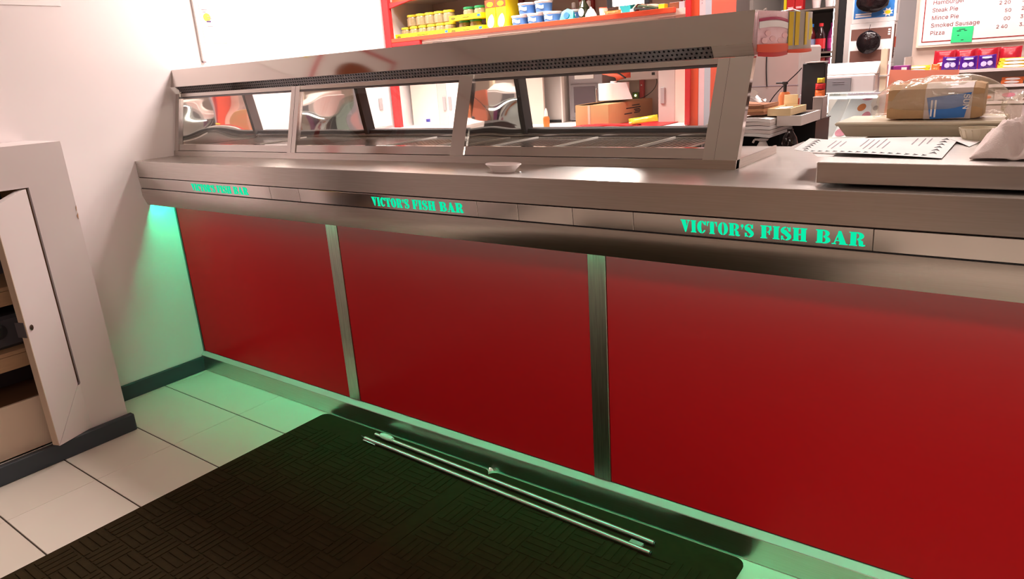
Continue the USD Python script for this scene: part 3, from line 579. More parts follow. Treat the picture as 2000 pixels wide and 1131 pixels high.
leaning('food_leaflet', 'white leaflet with pink and orange food pictures inside the glass case', [(2.775, .77, 1.0945), (2.895, .80, 1.0945), (2.902, .93, 1.215), (2.80, .90, 1.215)], SIGNP, ((.02, .02, .30, .22, PK), (.28, .18, .50, .42, PK), (.50, .38, .72, .60, PK), (.30, .62, .52, .80, OR), (.32, .88, .62, .98, PK), (.72, .62, .86, .74, GREYINK)))
wm = thing('white_machine', 'white box-shaped machine with grey panel on the glass case', 'machine', (2.80, .83, 1.2345))
part(wm, 'body', bx((2.703, .745, 1.2345), (2.893, .93, 1.288), .004), pbr('pinkish_white_plastic', '#e8dcdb', .4))
part(wm, 'top_cover', hull([(x, y, z) for x in (2.706, 2.895) for y in (.75,) for z in (1.2885, 1.292)] + [(x, y, z) for x in (2.716, 2.893) for y in (.86, .92) for z in (1.2885, 1.322)] + [(2.716, .80, 1.314), (2.893, .80, 1.318)]), WHITEP)
part(wm, 'display_panel', bx((2.752, .742, 1.238), (2.826, .7448, 1.281), .001), pbr('mid_grey_panel', '#8f8b90', .4), 'grey rectangular panel on the front')
for z in (1.262, 1.268): part(wm, 'panel_line', bx((2.772, .7412, z), (2.806, .7419, z + .0012)), GREYINK)
ps = thing('cream_column', 'tall narrow cream box standing on the glass case beside the white machine', 'box', (2.912, .80, 1.2345))
part(ps, 'column', hull([(x + d, y, z) for z, d in ((1.2345, 0), (1.358, -.003)) for x in (2.898, 2.916) for y in (.792, .81)]), pbr('cream_card', '#f0dcc0', .6)); part(ps, 'collar', bx((2.8955, .789, 1.278), (2.9195, .813, 1.282)), WHITEP)
pb = thing('purple_box', 'purple and white narrow carton behind the cream column', 'box', (2.93, .88, 1.083))
part(pb, 'carton', bx((2.9195, .87, 1.0835), (2.964, .91, 1.305), .001), pbr('purple_card', '#8b2a80', .5)); part(pb, 'panel', bx((2.943, .868, 1.2345), (2.958, .8699, 1.300)), PAPER)
oc = thing('orange_card', 'salmon orange folded card standing behind the loaf', 'card', (3.02, .79, 1.083))
part(oc, 'front_sheet', prism([(2.916, 1.0835), (3.106, 1.0835), (3.106, 1.288), (3.02, 1.291), (2.926, 1.297)], .0015, 'y', .78), pbr('salmon_card', '#ea8a70', .7))
part(oc, 'back_sheet', turn(prism([(2.930, 1.09), (3.106, 1.09), (3.106, 1.286), (2.926, 1.294)], .0015, 'y', .80), -.25, (1, 0, 0), (3, .80, 1.29)), pbr('salmon_card', '#ea8a70', .7))

# ------------------------------------------------------------------ snack packs hung on the end of the display
PINKB = pbr('pink_bacon_print', '#ffd0d8', .35, 0, .14, 34, stretch=(1, 1, 3)); YELB = pbr('yellow_pack', '#e3c02a', .35, 0, .1, 20)
def hang(m, p0, ang): return move(turn(m, ang), p0)
pk = thing('snack_pack', 'pink snack pack with white band and orange red foot hung on the display end', 'snack pack', (2.715, .32, 1.37))
A_ = math.atan2(.205, .020)
def sheet(x0, x1, z0, z1, d, k=0): return grid(lambda u, v: (x0 + u * (x1 - x0), -d - .007 * math.sin(math.pi * u) , z0 + v * (z1 - z0) - k * math.sin(math.pi * u) * (1 - v)), 10, 6, .0016)
P0 = (2.7045, .215, 0)
part(pk, 'pack', hang(sheet(0, .196, 1.392, 1.474, .001), P0, A_), PINKB, smooth=True)
part(pk, 'foot', hang(sheet(-.004, .205, 1.373, 1.3915, .004, .004), P0, A_), ORNG, 'orange red foot of the pack', smooth=True)
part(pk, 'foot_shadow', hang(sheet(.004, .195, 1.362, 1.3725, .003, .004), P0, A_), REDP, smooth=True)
part(pk, 'band', hang(grid(lambda u, v: (.004 + .188 * u, -.0035 - .007 * math.sin(math.pi * u), 1.428 + v * .016 + .006 * math.sin(2.6 * u + .4)), 12, 3, .0008), P0, A_), PAPER, 'wavy white band', smooth=True)
part(pk, 'stripe', hang(grid(lambda u, v: (.004 + .188 * u, -.0033 - .007 * math.sin(math.pi * u), 1.446 + v * .007 + .006 * math.sin(3 * u + .2)), 12, 3, .0008), P0, A_), pbr('magenta_print', '#b23a62', .4), 'dark pink stripe', smooth=True)
for u, z in ((.03, 1.40), (.08, 1.405), (.13, 1.40), (.16, 1.412), (.05, 1.418)): part(pk, 'slice', hang(facing(flat(E(0, 0, .018, .007)), (u, -.0075, z)), P0, A_), pbr('pale_pink_print', '#f2c3c6', .4))
part(pk, 'wire_hook', tube([(2.70, .30, 1.4745), (2.698, .30, 1.482), (2.69, .30, 1.4785)], .0012, 6), CHROME)
yk = thing('snack_pack', 'yellow and grey striped snack pack hung behind the pink one', 'snack pack', (2.735, .47, 1.38))
P1, A2_ = (2.7265, .402, 0), math.atan2(.145, .026)
part(yk, 'pack', hang(sheet(0, .145, 1.374, 1.474, .0), P1, A2_), pbr('grey_pack', '#b5b0a6', .35, .3), smooth=True)
for a, b in ((.002, .022), (.032, .052), (.086, .104)): part(yk, 'stripe', hang(grid(lambda u, v: (a + (b - a) * u, -.0018 - .007 * math.sin(math.pi * (a + (b - a) * u) / .145), 1.385 + .088 * v), 4, 4, .0008), P1, A2_), YELB, 'yellow stripe', smooth=True)
part(yk, 'oval_patch', hang(grid(lambda u, v: (.124 + .018 * u * math.cos(6.283 * v), -.0034, 1.428 + .030 * u * math.sin(6.283 * v)), 4, 20, .0008), P1, A2_), pbr('light_yellow_print', '#eadb52', .4), smooth=True)
part(yk, 'foot', hang(sheet(.0, .145, 1.366, 1.3745, .003, .002), P1, A2_), ORNG, smooth=True)
part(yk, 'wire_hook', tube([(2.737, .47, 1.4745), (2.720, .46, 1.482), (2.69, .45, 1.4785)], .0012, 6), CHROME)

# ------------------------------------------------------------------ dark shelf and wrapping papers behind the end of the display
sh = thing('dark_bench', 'dark low bench behind the end of the display', 'bench', (2.48, .93, 0))
part(sh, 'body', bx((2.30, .668, 0), (2.664, 1.20, 1.012)), BLACK); part(sh, 'top', bx((2.295, .666, 1.0122), (2.668, 1.20, 1.018), .001), BLACK)
rs = thing('black_riser', 'black box standing at the back of the dark bench', 'box', (2.48, 1.1, 1.018))
part(rs, 'body', bx((2.30, 1.003, 1.0182), (2.664, 1.195, 1.125)), BLACK); part(rs, 'top', bx((2.295, 1.0, 1.1252), (2.668, 1.198, 1.1295), .001), BLACK)
PS = pbr('stack_paper', '#e6dcd8', .7, 0, .03, 30)
stk = thing('paper_stack', 'thick sagging stack of white wrapping paper behind the display end', 'paper stack', (2.50, .86, 1.1))
for k in range(5):
    def lay(u, v, k=k): return (2.36 + .225 * u, .74 + .26 * v, 1.1015 + .0118 * k + .0115 - .030 * max(0, .65 - u) ** 1.6 - .020 * max(0, u - .8) + .002 * math.sin(5 * u + k))
    part(stk, 'ream', grid(lay, 12, 6, .0112), PS if k % 2 else PAPER, smooth=20)
part(stk, 'support_board', bx((2.36, .76, 1.0185), (2.40, 1.0, 1.068)), BLACK); part(stk, 'support_board', bx((2.42, .93, 1.0185), (2.56, 1.0, 1.098)), BLACK)
bb = thing('paper_bag_bundle', 'bundle of brown paper bags on the white paper stack', 'paper bags', (2.51, .85, 1.163))
for k in range(3): part(bb, 'bag', grid(lambda u, v: (2.44 + .115 * u, .76 + .16 * v, 1.1635 + .0135 * k + .0125 + .010 * (u - .3) ** 2 + .004 * math.sin(3 * u + k)), 8, 5, .0110), pbr('brown_paper_%d' % (k % 2), ('#8d5c3e', '#b9835c')[k % 2], .8, 0, .1, 30), smooth=20)
wp = thing('crumpled_paper', 'crumpled white paper on the brown bag bundle', 'paper', (2.50, .83, 1.206))
part(wp, 'sheet', grid(lambda u, v: (2.455 + .075 * u + .006 * math.sin(9 * v), .79 + .06 * v, 1.2085 + .045 * (1 - u) * (.4 + .6 * math.sin(3.1 * v)) + .012 * meshkit.noise(np.array([[u * 5, v * 5, 2.]]), 2)[0]), 14, 12, .0008), PAPER, smooth=True)
part(wp, 'fold', hull([(2.485, .785, 1.268), (2.523, .80, 1.244), (2.51, .80, 1.226), (2.478, .79, 1.228), (2.49, .81, 1.23)]), PAPER)
WOODP = pbr('pale_wood', '#e8cfa0', .6, 0, .1, 20, stretch=(1, 8, 8))
wb = thing('white_tray', 'white plastic tray with a dark hollow behind the paper stack', 'tray', (2.62, .9, 1.13))
def opentray(lo, hi, t):
    (a, b, c), (d, e, f) = lo, hi
    return cat([bx((a, b, c), (d, e, c + t)), bx((a, b, c + t), (d, b + t, f)), bx((a, e - t, c + t), (d, e, f)), bx((a, b + t, c + t), (a + t, e - t, f)), bx((d - t, b + t, c + t), (d, e - t, f))])
part(wb, 'tray', opentray((2.588, .80, 1.130), (2.668, 1.045, 1.163), .008), PS); part(wb, 'hollow', bx((2.597, .809, 1.1385), (2.659, 1.03, 1.158)), BLACK)
wt = thing('wooden_tray', 'pale wooden tray with white slips on the white plastic tray', 'tray', (2.60, .9, 1.164))
part(wt, 'frame', opentray((2.555, .80, 1.1634), (2.632, .99, 1.187), .006), WOODP); part(wt, 'upright_board', bx((2.553, .992, 1.1634), (2.60, 1.0, 1.222)), WOODP)
part(wt, 'slip', bx((2.563, .81, 1.170), (2.60, .95, 1.184)), PAPER); part(wt, 'hollow', bx((2.601, .81, 1.170), (2.624, .98, 1.180)), BLACK)
pbm = thing('pump_bottle', 'white pump bottle behind the display end, below the paper stack', 'bottle', (2.556, .76, 1.018))
part(pbm, 'body', lathe([(0, 0), (.024, 0), (.026, .004), (.0255, .020), (.018, .036), (.020, .046), (.013, .060), (.010, .066), (0, .066)], 24, (2.556, .76, 1.0185)), PS)
part(pbm, 'cap', lathe([(0, 0), (.016, 0), (.020, .006), (.010, .009), (0, .009)], 20, (2.556, .76, 1.0846)), PS); part(pbm, 'nozzle', tube([(2.556, .76, 1.090), (2.530, .752, 1.089), (2.526, .750, 1.078)], .0035, 8), PS)
kb = thing('brown_carton', 'small brown carton beside the pump bottle', 'carton', (2.50, .76, 1.018)); part(kb, 'carton', turn(bx((2.45, .72, 1.0185), (2.52, .80, 1.046), .001), .3, (0, 0, 1), (2.49, .76, 1)), CARD); part(kb, 'flap', turn(bx((2.455, .73, 1.0462), (2.515, .79, 1.0475)), .3, (0, 0, 1), (2.49, .76, 1)), BEIGE)
co = thing('cola_bottle', 'dark cola bottle with red label in the dark cabinet', 'bottle', (2.637, .79, 1.018))
part(co, 'bottle', lathe([(0, 0), (.026, 0), (.028, .004), (.028, .05), (.022, .075), (.010, .095), (.010, .102), (0, .102)], 24, (2.637, .79, 1.0185)), BLACKG); part(co, 'label', lathe([(.0283, .006), (.0287, .006), (.0287, .030), (.0283, .030)], 24, (2.637, .79, 1.0185)), REDP); part(co, 'label_edge', lathe([(.0284, .0302), (.0289, .0302), (.0289, .032), (.0284, .032)], 24, (2.637, .79, 1.0185)), YELB)
sb = thing('orange_sauce_bottle', 'clear orange dispenser with black pump among the trays', 'bottle', (2.545, 1.03, 1.13))
part(sb, 'body', lathe([(0, 0), (.022, 0), (.022, .085), (.016, .10), (0, .10)], 20, (2.54, 1.04, 1.1298)), pbr('orange_sauce', '#d07a4a', .2)); part(sb, 'pump', lathe([(0, 0), (.006, 0), (.006, .025), (.010, .028), (.010, .036), (0, .036)], 12, (2.54, 1.04, 1.2300)), BLACK); part(sb, 'nozzle', tube([(2.54, 1.04, 1.262), (2.51, 1.03, 1.263)], .003, 6), BLACK)
yb_ = thing('orange_carton', 'small yellow and orange carton behind the wooden tray', 'carton', (2.565, 1.05, 1.13)); part(yb_, 'carton', bx((2.566, 1.03, 1.1298), (2.588, 1.06, 1.205)), ORNG); part(yb_, 'panel', bx((2.566, 1.0288, 1.150), (2.588, 1.0298, 1.178)), YEL)
mn = thing('black_monitor', 'black till monitor seen between the display and the glass case', 'monitor', (2.60, 1.15, 1.13))
part(mn, 'screen', turn(bx((2.565, 1.135, 1.15), (2.650, 1.16, 1.325), .003), -.15, (0, 0, 1), (2.62, 1.11, 1.2)), BLACK); part(mn, 'foot', bx((2.575, 1.125, 1.1298), (2.64, 1.19, 1.149), .003), BLACK); part(mn, 'top_paper', turn(bx((2.58, 1.125, 1.3255), (2.645, 1.175, 1.329)), -.15, (0, 0, 1), (2.62, 1.11, 1.2)), PS)
part(mn, 'cable', tube(curve([(2.575, 1.115, 1.31), (2.52, 1.13, 1.26), (2.46, 1.15, 1.20), (2.44, 1.16, 1.1305)], 16), .002, 6), BLACK)
part(gc, 'end_guard', prism([(.742, 1.0836), (1.06, 1.0836), (1.06, 1.29), (1.0, 1.285), (.92, 1.27), (.84, 1.24), (.78, 1.20), (.745, 1.14)], .003, 'x', 2.6745), clear('guard_glass', (.85, .9, .88), .03))
def packet(name, label, c, w, h, d, mat_, stripe=None, tilt=0.0, seed=1, group=None, cat_='snack', lean=-.12):
    s = thing(name, label, cat_, c, group)
    m = turn(turn(pillow(w, h, d, seed), lean, (1, 0, 0)), tilt, (0, 1, 0)); m.apply_translation((0, 0, -m.bounds[0, 2] + .0005))
    part(s, 'packet', m, mat_, local=True, smooth=True)
    if stripe:
        for (du, dv, sw_, sh_, sm) in stripe:
            g = grid(lambda u, v: ((du + (u - .5) * 2 * sw_ * math.sqrt(max(0, 1 - (2 * v - 1) ** 2))), 0, dv + (v - .5) * 2 * sh_), 8, 8)
            V = g.vertices; a = np.minimum(V[:, 0] + w / 2, w / 2 - V[:, 0]) / w; e = np.clip((a - .06) / .18, 0, 1); k = e * e * (3 - 2 * e) * np.sqrt(np.clip(1 - (2 * V[:, 2] / h) ** 2, 0, 1)) ** .8
            V[:, 1] = -(k * d / 2 * 1.22 + .0022); g.vertices = V; g = turn(turn(g, lean, (1, 0, 0)), tilt, (0, 1, 0)); base = turn(turn(pillow(w, h, d, seed), lean, (1, 0, 0)), tilt, (0, 1, 0)); g.apply_translation((0, 0, -base.bounds[0, 2] + .0005))
            part(s, 'print', g, sm, local=True, smooth=True)
    return s
SWR = pbr('red_wrapper', '#d2262c', .25, 0, .2, 40, obj=True); SWY = pbr('yellow_wrapper', '#f0c832', .25, 0, .2, 40, obj=True); SWW = pbr('white_wrapper', '#f2ecea', .3, 0, .08, 40, obj=True); SWO = pbr('orange_wrapper', '#e8773a', .25, 0, .2, 40, obj=True)
sst = thing('sweet_stand', 'small grey stand holding sweet packets left of the glass case', 'stand', (2.655, .97, 1.13)); part(sst, 'block', bx((2.6375, 1.05, 1.13), (2.6715, 1.12, 1.205), .002), pbr('grey_stand', '#a79c9a', .5)); part(sst, 'tray', bx((2.6375, 1.048, 1.2052), (2.6715, 1.12, 1.2085)), WHITEP)
packet('sweet_packet', 'yellow and orange sweet packet at the bottom of the pile by the glass case', (2.654, 1.075, 1.2087), .034, .022, .022, SWO, seed=3, lean=0)
packet('sweet_packet', 'red sweet packet lying on the pile left of the glass case', (2.654, 1.075, 1.2315), .034, .022, .022, SWR, seed=4, lean=0)
packet('sweet_packet', 'small white and yellow sweet packet topmost on the pile', (2.655, 1.075, 1.2545), .026, .018, .016, SWY, seed=5, lean=0)

# ------------------------------------------------------------------ back counter and red-edged shelf unit
bc = thing('back_counter', 'white topped back counter behind the hot display', 'counter', (1.0, 1.6, 0))
part(bc, 'top', bx((.002, 1.28, 1.045), (1.965, 1.935, 1.075), .003), WHITEP); part(bc, 'front', bx((.01, 1.32, 0), (1.96, 1.34, 1.0448)), GREYD)
su = thing('shelf_unit', 'red edged shelf unit standing on the back counter', 'shelf unit', (1.0, 1.75, 1.075))
part(su, 'back_panel', bx((.002, 1.936, 0), (1.966, 1.955, 2.5)), BACKP)
part(su, 'left_edge', bx((.020, 1.490, 1.0755), (.072, 1.52, 2.45), .002), REDP, 'red painted left edge post')
part(su, 'left_side', bx((.002, 1.5205, 1.0755), (.03, 1.935, 2.45)), WHITED)
part(su, 'lower_board', bx((.0305, 1.515, 1.565), (1.965, 1.9355, 1.592)), pbr('pale_shelf', '#e6d8cc', .5))
part(su, 'lower_lip', bx((.0725, 1.490, 1.575), (1.90, 1.5145, 1.598), .002), ORNG, 'orange red shelf lip'); part(su, 'lip_foot', bx((.0725, 1.490, 1.552), (.305, 1.5145, 1.5745), .002), REDP)
part(su, 'upper_board', bx((.0305, 1.55, 1.81), (1.965, 1.9355, 1.83)), pbr('pale_shelf', '#e6d8cc', .5))
part(su, 'upper_lip', bx((.0725, 1.53, 1.80), (1.90, 1.5495, 1.835), .002), ORNG)
part(su, 'gusset', prism([(.0725, 1.77), (.16, 1.785), (.26, 1.80), (.0725, 1.80)], .02, 'y', 1.50), REDP)
DRED = pbr('dark_red_paint', '#9c2f2c', .5)
for x0, x1, z0 in ((.60, .76, 1.593), (1.14, 1.235, 1.593), (1.455, 1.50, 1.593), (1.745, 1.765, 1.593)): part(su, 'upright', bx((x0, 1.915, z0), (x1, 1.9355, 1.809)), DRED, 'dark red back strip')
part(su, 'right_post', bx((1.968, 1.49, 0), (2.020, 1.955, 2.45), .002), ORNG, 'orange red end post')
part(su, 'right_post_edge', bx((1.960, 1.480, 1.076), (1.984, 1.4895, 2.45)), REDP)
pps = thing('pink_notice', 'narrow pale pink notice with dark spots beside the red end post', 'notice', (2.035, 1.49, 1.3)); part(pps, 'sheet', bx((2.0205, 1.492, 1.05), (2.048, 1.497, 1.9)), pbr('pale_pink_board', '#e9b9bd', .6))
for z in (1.6, 1.612, 1.625): part(pps, 'mark', bx((2.031, 1.4905, z), (2.034, 1.4919, z + .003)), GREYINK)
part(pps, 'strip', bx((2.0482, 1.492, 1.05), (2.075, 1.497, 1.9)), pbr('grey_blue_board', '#b8b6c0', .5))
def cabdoor(name, label, x0, x1, m, hx):
    d = thing(name, label, 'cupboard', ((x0 + x1) / 2, 1.62, 1.0755)); part(d, 'door_panel', bx((x0, 1.61, 1.0755), (x1, 1.625, 1.564), .001), m)
    for h in hx:
        part(d, 'handle', bx((h - .012, 1.604, 1.165), (h + .012, 1.6098, 1.245), .005), pbr('grey_handle', '#a9a2a4', .4))
    return d
cabdoor('cupboard_door', 'cream cupboard door beside the red left post', .0735, .297, PINKD, ())
cabdoor('cupboard_door', 'pale grey sliding cupboard door, left of the pair of handles', .298, .372, GREYD, (.352,))
cabdoor('cupboard_door', 'pale grey sliding cupboard door, right of the pair of handles', .373, .72, WHITED, (.398,))
cabdoor('cupboard_door', 'beige cupboard door behind the mirror divider', .721, 1.08, BACKP, ())
cabdoor('cupboard_door', 'pale grey cupboard door with grey handle right of the cardboard box', 1.765, 1.852, GREYD, (1.79,))
cabdoor('cupboard_door', 'cream cupboard door next to the orange red end post', 1.853, 1.958, PINKD, ())
wd = thing('white_cupboard', 'tall white cupboard door on the left wall behind the display', 'cupboard', (.01, 1.1, 1.09)); part(wd, 'door_panel', bx((.0005, 1.30, 1.09), (.012, 1.483, 2.4), .002), WHITED); part(wd, 'handle', bx((.0122, 1.385, 1.19), (.022, 1.415, 1.262), .004), pbr('grey_handle', '#a9a2a4', .4))

# jars, trays and tubs on the shelf
ZS = 1.5925
def tray(label, x0, x1, y0, z0, h):
    t = thing('display_tray', label, 'carton tray', (x0, y0, z0)); w = x1 - x0
    part(t, 'tray', cat([bx((0, 0, 0), (w, .13, .002)), bx((0, 0, .002), (w, .002, h)), bx((0, .128, .002), (w, .13, h * .8)), bx((0, .002, .002), (.002, .128, h)), bx((w - .002, .002, .002), (w, .128, h))]), YEL, local=True)
    part(t, 'blue_mark', bx((w - .028, -.0012, h * .35), (w - .008, -.0002, h * .75)), BLUE, local=True)
    part(t, 'leaf_mark', prism(E(.03, h * .45, .016, h * .22), .0008, 'y', -.0011), pbr('dark_olive_print', '#6d6a1c', .6), local=True)
    part(t, 'print_line', bx((w * .42, -.0012, h * .4), (w * .62, -.0002, h * .52)), pbr('dark_olive_print', '#6d6a1c', .6), local=True)
    return t
tray('long yellow cardboard tray at the left end of the red shelf', .068, .50, 1.535, ZS, .030)
tray('short yellow cardboard tray on the red shelf next to the upright cartons', .506, .752, 1.535, ZS, .030)
tray('raised yellow cardboard tray stacked above another, under green lidded jars', .506, .742, 1.54, 1.660, .028)
JG = pbr('pickle_jar_glass', '#9a8a66', .12, 0, .35, 90, obj=True, spec=.6)
def jar(label, group, lid, x, y, z, s=1.0):
    t = thing('pickle_jar', label, 'jar', (x, y, z), group)
    part(t, 'glass_body', lathe([(0, 0), (.032, 0), (.0355, .005), (.0355, .040), (.032, .050), (.031, .053), (0, .053)], 22), JG, local=True)
    part(t, 'lid', lathe([(0, .0532), (.033, .0532), (.0342, .056), (.0342, .064), (.032, .066), (0, .066)], 22), lid, local=True, label='bright lid')
    return t
LY, LG = pbr('yellow_lid', '#e0cf3a', .35), pbr('green_lid', '#2e8a52', .35)
jb = jar('jar of pickles with a yellow lid in the long tray, leftmost of the lower row', 'yellow lidded jars', LY, .108, 1.60, ZS + .0025)
ordn = ('first', 'second', 'third', 'fourth', 'fifth', 'sixth')
for k in range(1, 6): dup(jb, (.108 + .0705 * k, 1.60, ZS + .0025), 'yellow lidded pickle jar in the long tray, %s from the left in the lower row' % ordn[k])
for k in range(5): dup(jb, (.165 + .0728 * k, 1.60, ZS + .0690), 'yellow lidded pickle jar in the upper row, %s from the left' % ordn[k])
jg = jar('green lidded jar in the lower short tray, leftmost', 'green lidded jars', LG, .570, 1.60, ZS + .0025)
dup(jg, (.652, 1.60, ZS + .0025), 'green lidded jar in the lower short tray, middle one'); dup(jg, (.711, 1.668, ZS + .0025), 'green lidded jar in the lower short tray, behind the others')
dup(jg, (.610, 1.60, 1.6625), 'green lidded jar in the raised tray, left one'); dup(jg, (.690, 1.60, 1.6625), 'green lidded jar in the raised tray, right one')
cr = thing('tall_carton', 'tall yellow and orange carton on the red shelf, left one of two', 'carton', (.800, 1.55, ZS), 'tall yellow cartons')
part(cr, 'carton', bx((-.035, 0, 0), (.033, .12, .152), .001), YEL, local=True); part(cr, 'orange_top', bx((-.0352, -.0012, .112), (.0332, -.0002, .152)), ORNG, local=True); part(cr, 'yellow_patch', prism(E(0, .128, .022, .013), .0008, 'y', -.0022), YEL, local=True)
part(cr, 'pale_swirl', prism(E(-.004, .045, .026, .038).intersection(E(.02, .03, .045, .05)), .0008, 'y', -.0012), pbr('cream_print', '#f7efc2', .5), local=True)
dup(cr, (.872, 1.55, ZS), 'tall yellow and orange carton on the red shelf, right one of two')
rc = thing('red_carton', 'red carton behind the tall yellow cartons', 'carton', (.70, 1.75, ZS)); part(rc, 'carton', bx((.66, 1.70, ZS), (.805, 1.80, 1.745), .001), REDP); part(rc, 'band', bx((.66, 1.6988, 1.655), (.805, 1.6998, 1.675)), ORNG)
def tub(label, x, y, z):
    t = thing('catering_tub', label, 'tub', (x, y, z), 'white and blue catering tubs')
    part(t, 'body', lathe([(0, 0), (.041, 0), (.046, .050), (0, .050)], 26), WHITEP, local=True); part(t, 'lid', lathe([(0, .0502), (.049, .0502), (.049, .058), (0, .058)], 26), WHITEP, local=True)
    lab = lathe([(.0418, .004), (.0424, .004), (.0464, .044), (.0458, .044)], 26); part(t, 'label', lab, pbr('soft_blue_print', '#4f7fbd', .4, 0, .1, 60), local=True, label='blue printed label')
    part(t, 'white_patch', grid(lambda u, v: (.0476 * math.sin((u - .5) * 1.1), -.0470 * math.cos((u - .5) * 1.1), .020 + .017 * v + .004 * math.sin(6 * u)), 8, 3, .0005), PAPER, local=True); return t
tb0 = tub('white and blue tub in the lower row, leftmost beside the yellow carton', .962, 1.60, ZS)
dup(tb0, (1.066, 1.60, ZS), 'white and blue tub in the lower row, second from the left'); dup(tb0, (1.170, 1.60, ZS), 'white and blue tub in the lower row, third from the left')
dup(tb0, (1.275, 1.66, ZS), 'white and blue tub in the lower row, rightmost behind the teal pouch')
dup(tb0, (1.010, 1.60, ZS + .0585), 'white and blue tub in the upper row, left one'); dup(tb0, (1.118, 1.60, ZS + .0585), 'white and blue tub in the upper row, right one')
def smallb(label, x, z):
    t = thing('spray_bottle', label, 'bottle', (x, 1.74, z), 'small white bottles'); part(t, 'body', lathe([(0, 0), (.019, 0), (.020, .06), (.010, .075), (0, .075)], 18), pbr('pale_lilac_plastic', '#cfc6d2', .3), local=True); part(t, 'cap', lathe([(0, .0752), (.011, .0752), (.011, .10), (.004, .104), (0, .104)], 14), WHITEP, local=True); return t
b0 = smallb('small white bottle at the back of the red shelf, left of three', 1.215, ZS)
dup(b0, (1.262, 1.74, ZS), 'small white bottle at the back of the red shelf, middle of three'); dup(b0, (1.308, 1.74, ZS), 'small white bottle at the back of the red shelf, right of three')
tp = thing('teal_pouch', 'teal blue pouch with a round blue label on the red shelf', 'pouch', (1.29, 1.55, ZS)); part(tp, 'pouch', hull([(1.238, y, ZS) for y in (1.555, 1.595)] + [(1.322, y, ZS) for y in (1.555, 1.595)] + [(x, 1.575, ZS + .05) for x in (1.245, 1.315)] + [(1.28, 1.575, ZS + .062)]), pbr('teal_plastic', '#1d9fb0', .3)); part(tp, 'label', facing(flat(Point(0, 0).buffer(.016)), (1.28, 1.560, ZS + .028), tilt=-.2), BLUE)
gb = thing('dark_bottle', 'dark green bottle with a pale round label on the red shelf', 'bottle', (1.362, 1.60, ZS)); part(gb, 'glass', lathe([(0, 0), (.026, 0), (.027, .06), (.012, .085), (.010, .105), (0, .105)], 22, (1.362, 1.60, ZS)), pbr('dark_green_glass', '#2c3420', .15)); part(gb, 'cap', lathe([(0, .1052), (.0125, .1052), (.0125, .118), (0, .118)], 16, (1.362, 1.60, ZS)), ORNG); part(gb, 'label', facing(flat(E(0, 0, .016, .02)), (1.362, 1.572, ZS + .036)), PAPER)
wc = thing('white_cone', 'white cone shaped bottle on the red shelf', 'bottle', (1.42, 1.57, ZS)); part(wc, 'body', lathe([(0, 0), (.031, 0), (.028, .02), (.014, .045), (0, .05)], 20, (1.42, 1.57, ZS)), FOAM); part(wc, 'stopper', lathe([(0, .0500), (.006, .0500), (.004, .056), (0, .056)], 12, (1.42, 1.57, ZS)), WHITEP)
cc = thing('cream_cup', 'cream cup with an orange rim beside the white cone', 'cup', (1.475, 1.60, ZS)); part(cc, 'cup', lathe([(0, 0), (.018, 0), (.022, .045), (.020, .045), (.016, .003), (0, .003)], 20, (1.475, 1.60, ZS)), pbr('cream_cup_plastic', '#f0e0c8', .4)); part(cc, 'rim', lathe([(.0201, .0452), (.0232, .0452), (.0232, .048), (.0201, .048)], 20, (1.475, 1.60, ZS)), ORNG)
og = thing('orange_pack', 'orange and cream packet lying in front of the teal carton', 'packet', (1.54, 1.56, ZS)); part(og, 'packet', move(pillow(.09, .026, .03, 8), (1.548, 1.56, ZS + .0135)), SWO, smooth=True); part(og, 'seal', bx((1.505, 1.553, ZS), (1.5085, 1.567, ZS + .018)), PAPER)
tc = thing('teal_carton', 'upright teal carton at the right end of the red shelf', 'carton', (1.59, 1.62, ZS)); part(tc, 'carton', hull([(1.56, 1.60, ZS), (1.623, 1.60, ZS), (1.56, 1.66, ZS), (1.623, 1.66, ZS), (1.623, 1.60, ZS + .082), (1.623, 1.66, ZS + .082), (1.56, 1.60, ZS + .075), (1.56, 1.66, ZS + .075)]), pbr('teal_card', '#2aa0a6', .4)); part(tc, 'white_patch', prism(E(1.603, ZS + .055, .010, .012), .0008, 'y', 1.5985), PAPER); part(tc, 'side_panel', prism([(1.561, ZS + .003), (1.585, ZS + .003), (1.561, ZS + .05)], .0008, 'y', 1.5988), PS)
cbx = thing('coiled_cable', 'tangle of dark and pale cable on the shelf below the tube light', 'cable', (1.72, 1.62, ZS))
for k, mm_ in enumerate((BLACK, pbr('green_cable', '#41543a', .5), pbr('cream_cable', '#d9c9b2', .5))):
    part(cbx, 'loop', tube(curve([(1.66 + .02 * k, 1.60 + .01 * k, ZS + .005 + .012 * k), (1.70, 1.56 + .02 * k, ZS + .02 + .012 * k), (1.77, 1.60, ZS + .005 + .01 * k), (1.74, 1.64, ZS + .012 + .012 * k), (1.67, 1.63, ZS + .022)], 22), .0042, 7), mm_)
hcb = thing('hanging_cable', 'pale cable hanging from the upper shelf beside the teal carton', 'cable', (1.64, 1.6, 1.62)); part(hcb, 'flex', tube(curve([(1.705, 1.58, 1.80), (1.70, 1.585, 1.72), (1.685, 1.59, 1.665), (1.655, 1.595, 1.632), (1.632, 1.60, 1.612)], 20), .0032, 7), pbr('cream_cable', '#d9c9b2', .5)); part(hcb, 'plug', bx((1.625, 1.59, 1.600), (1.645, 1.61, 1.618), .003), WHITEP)
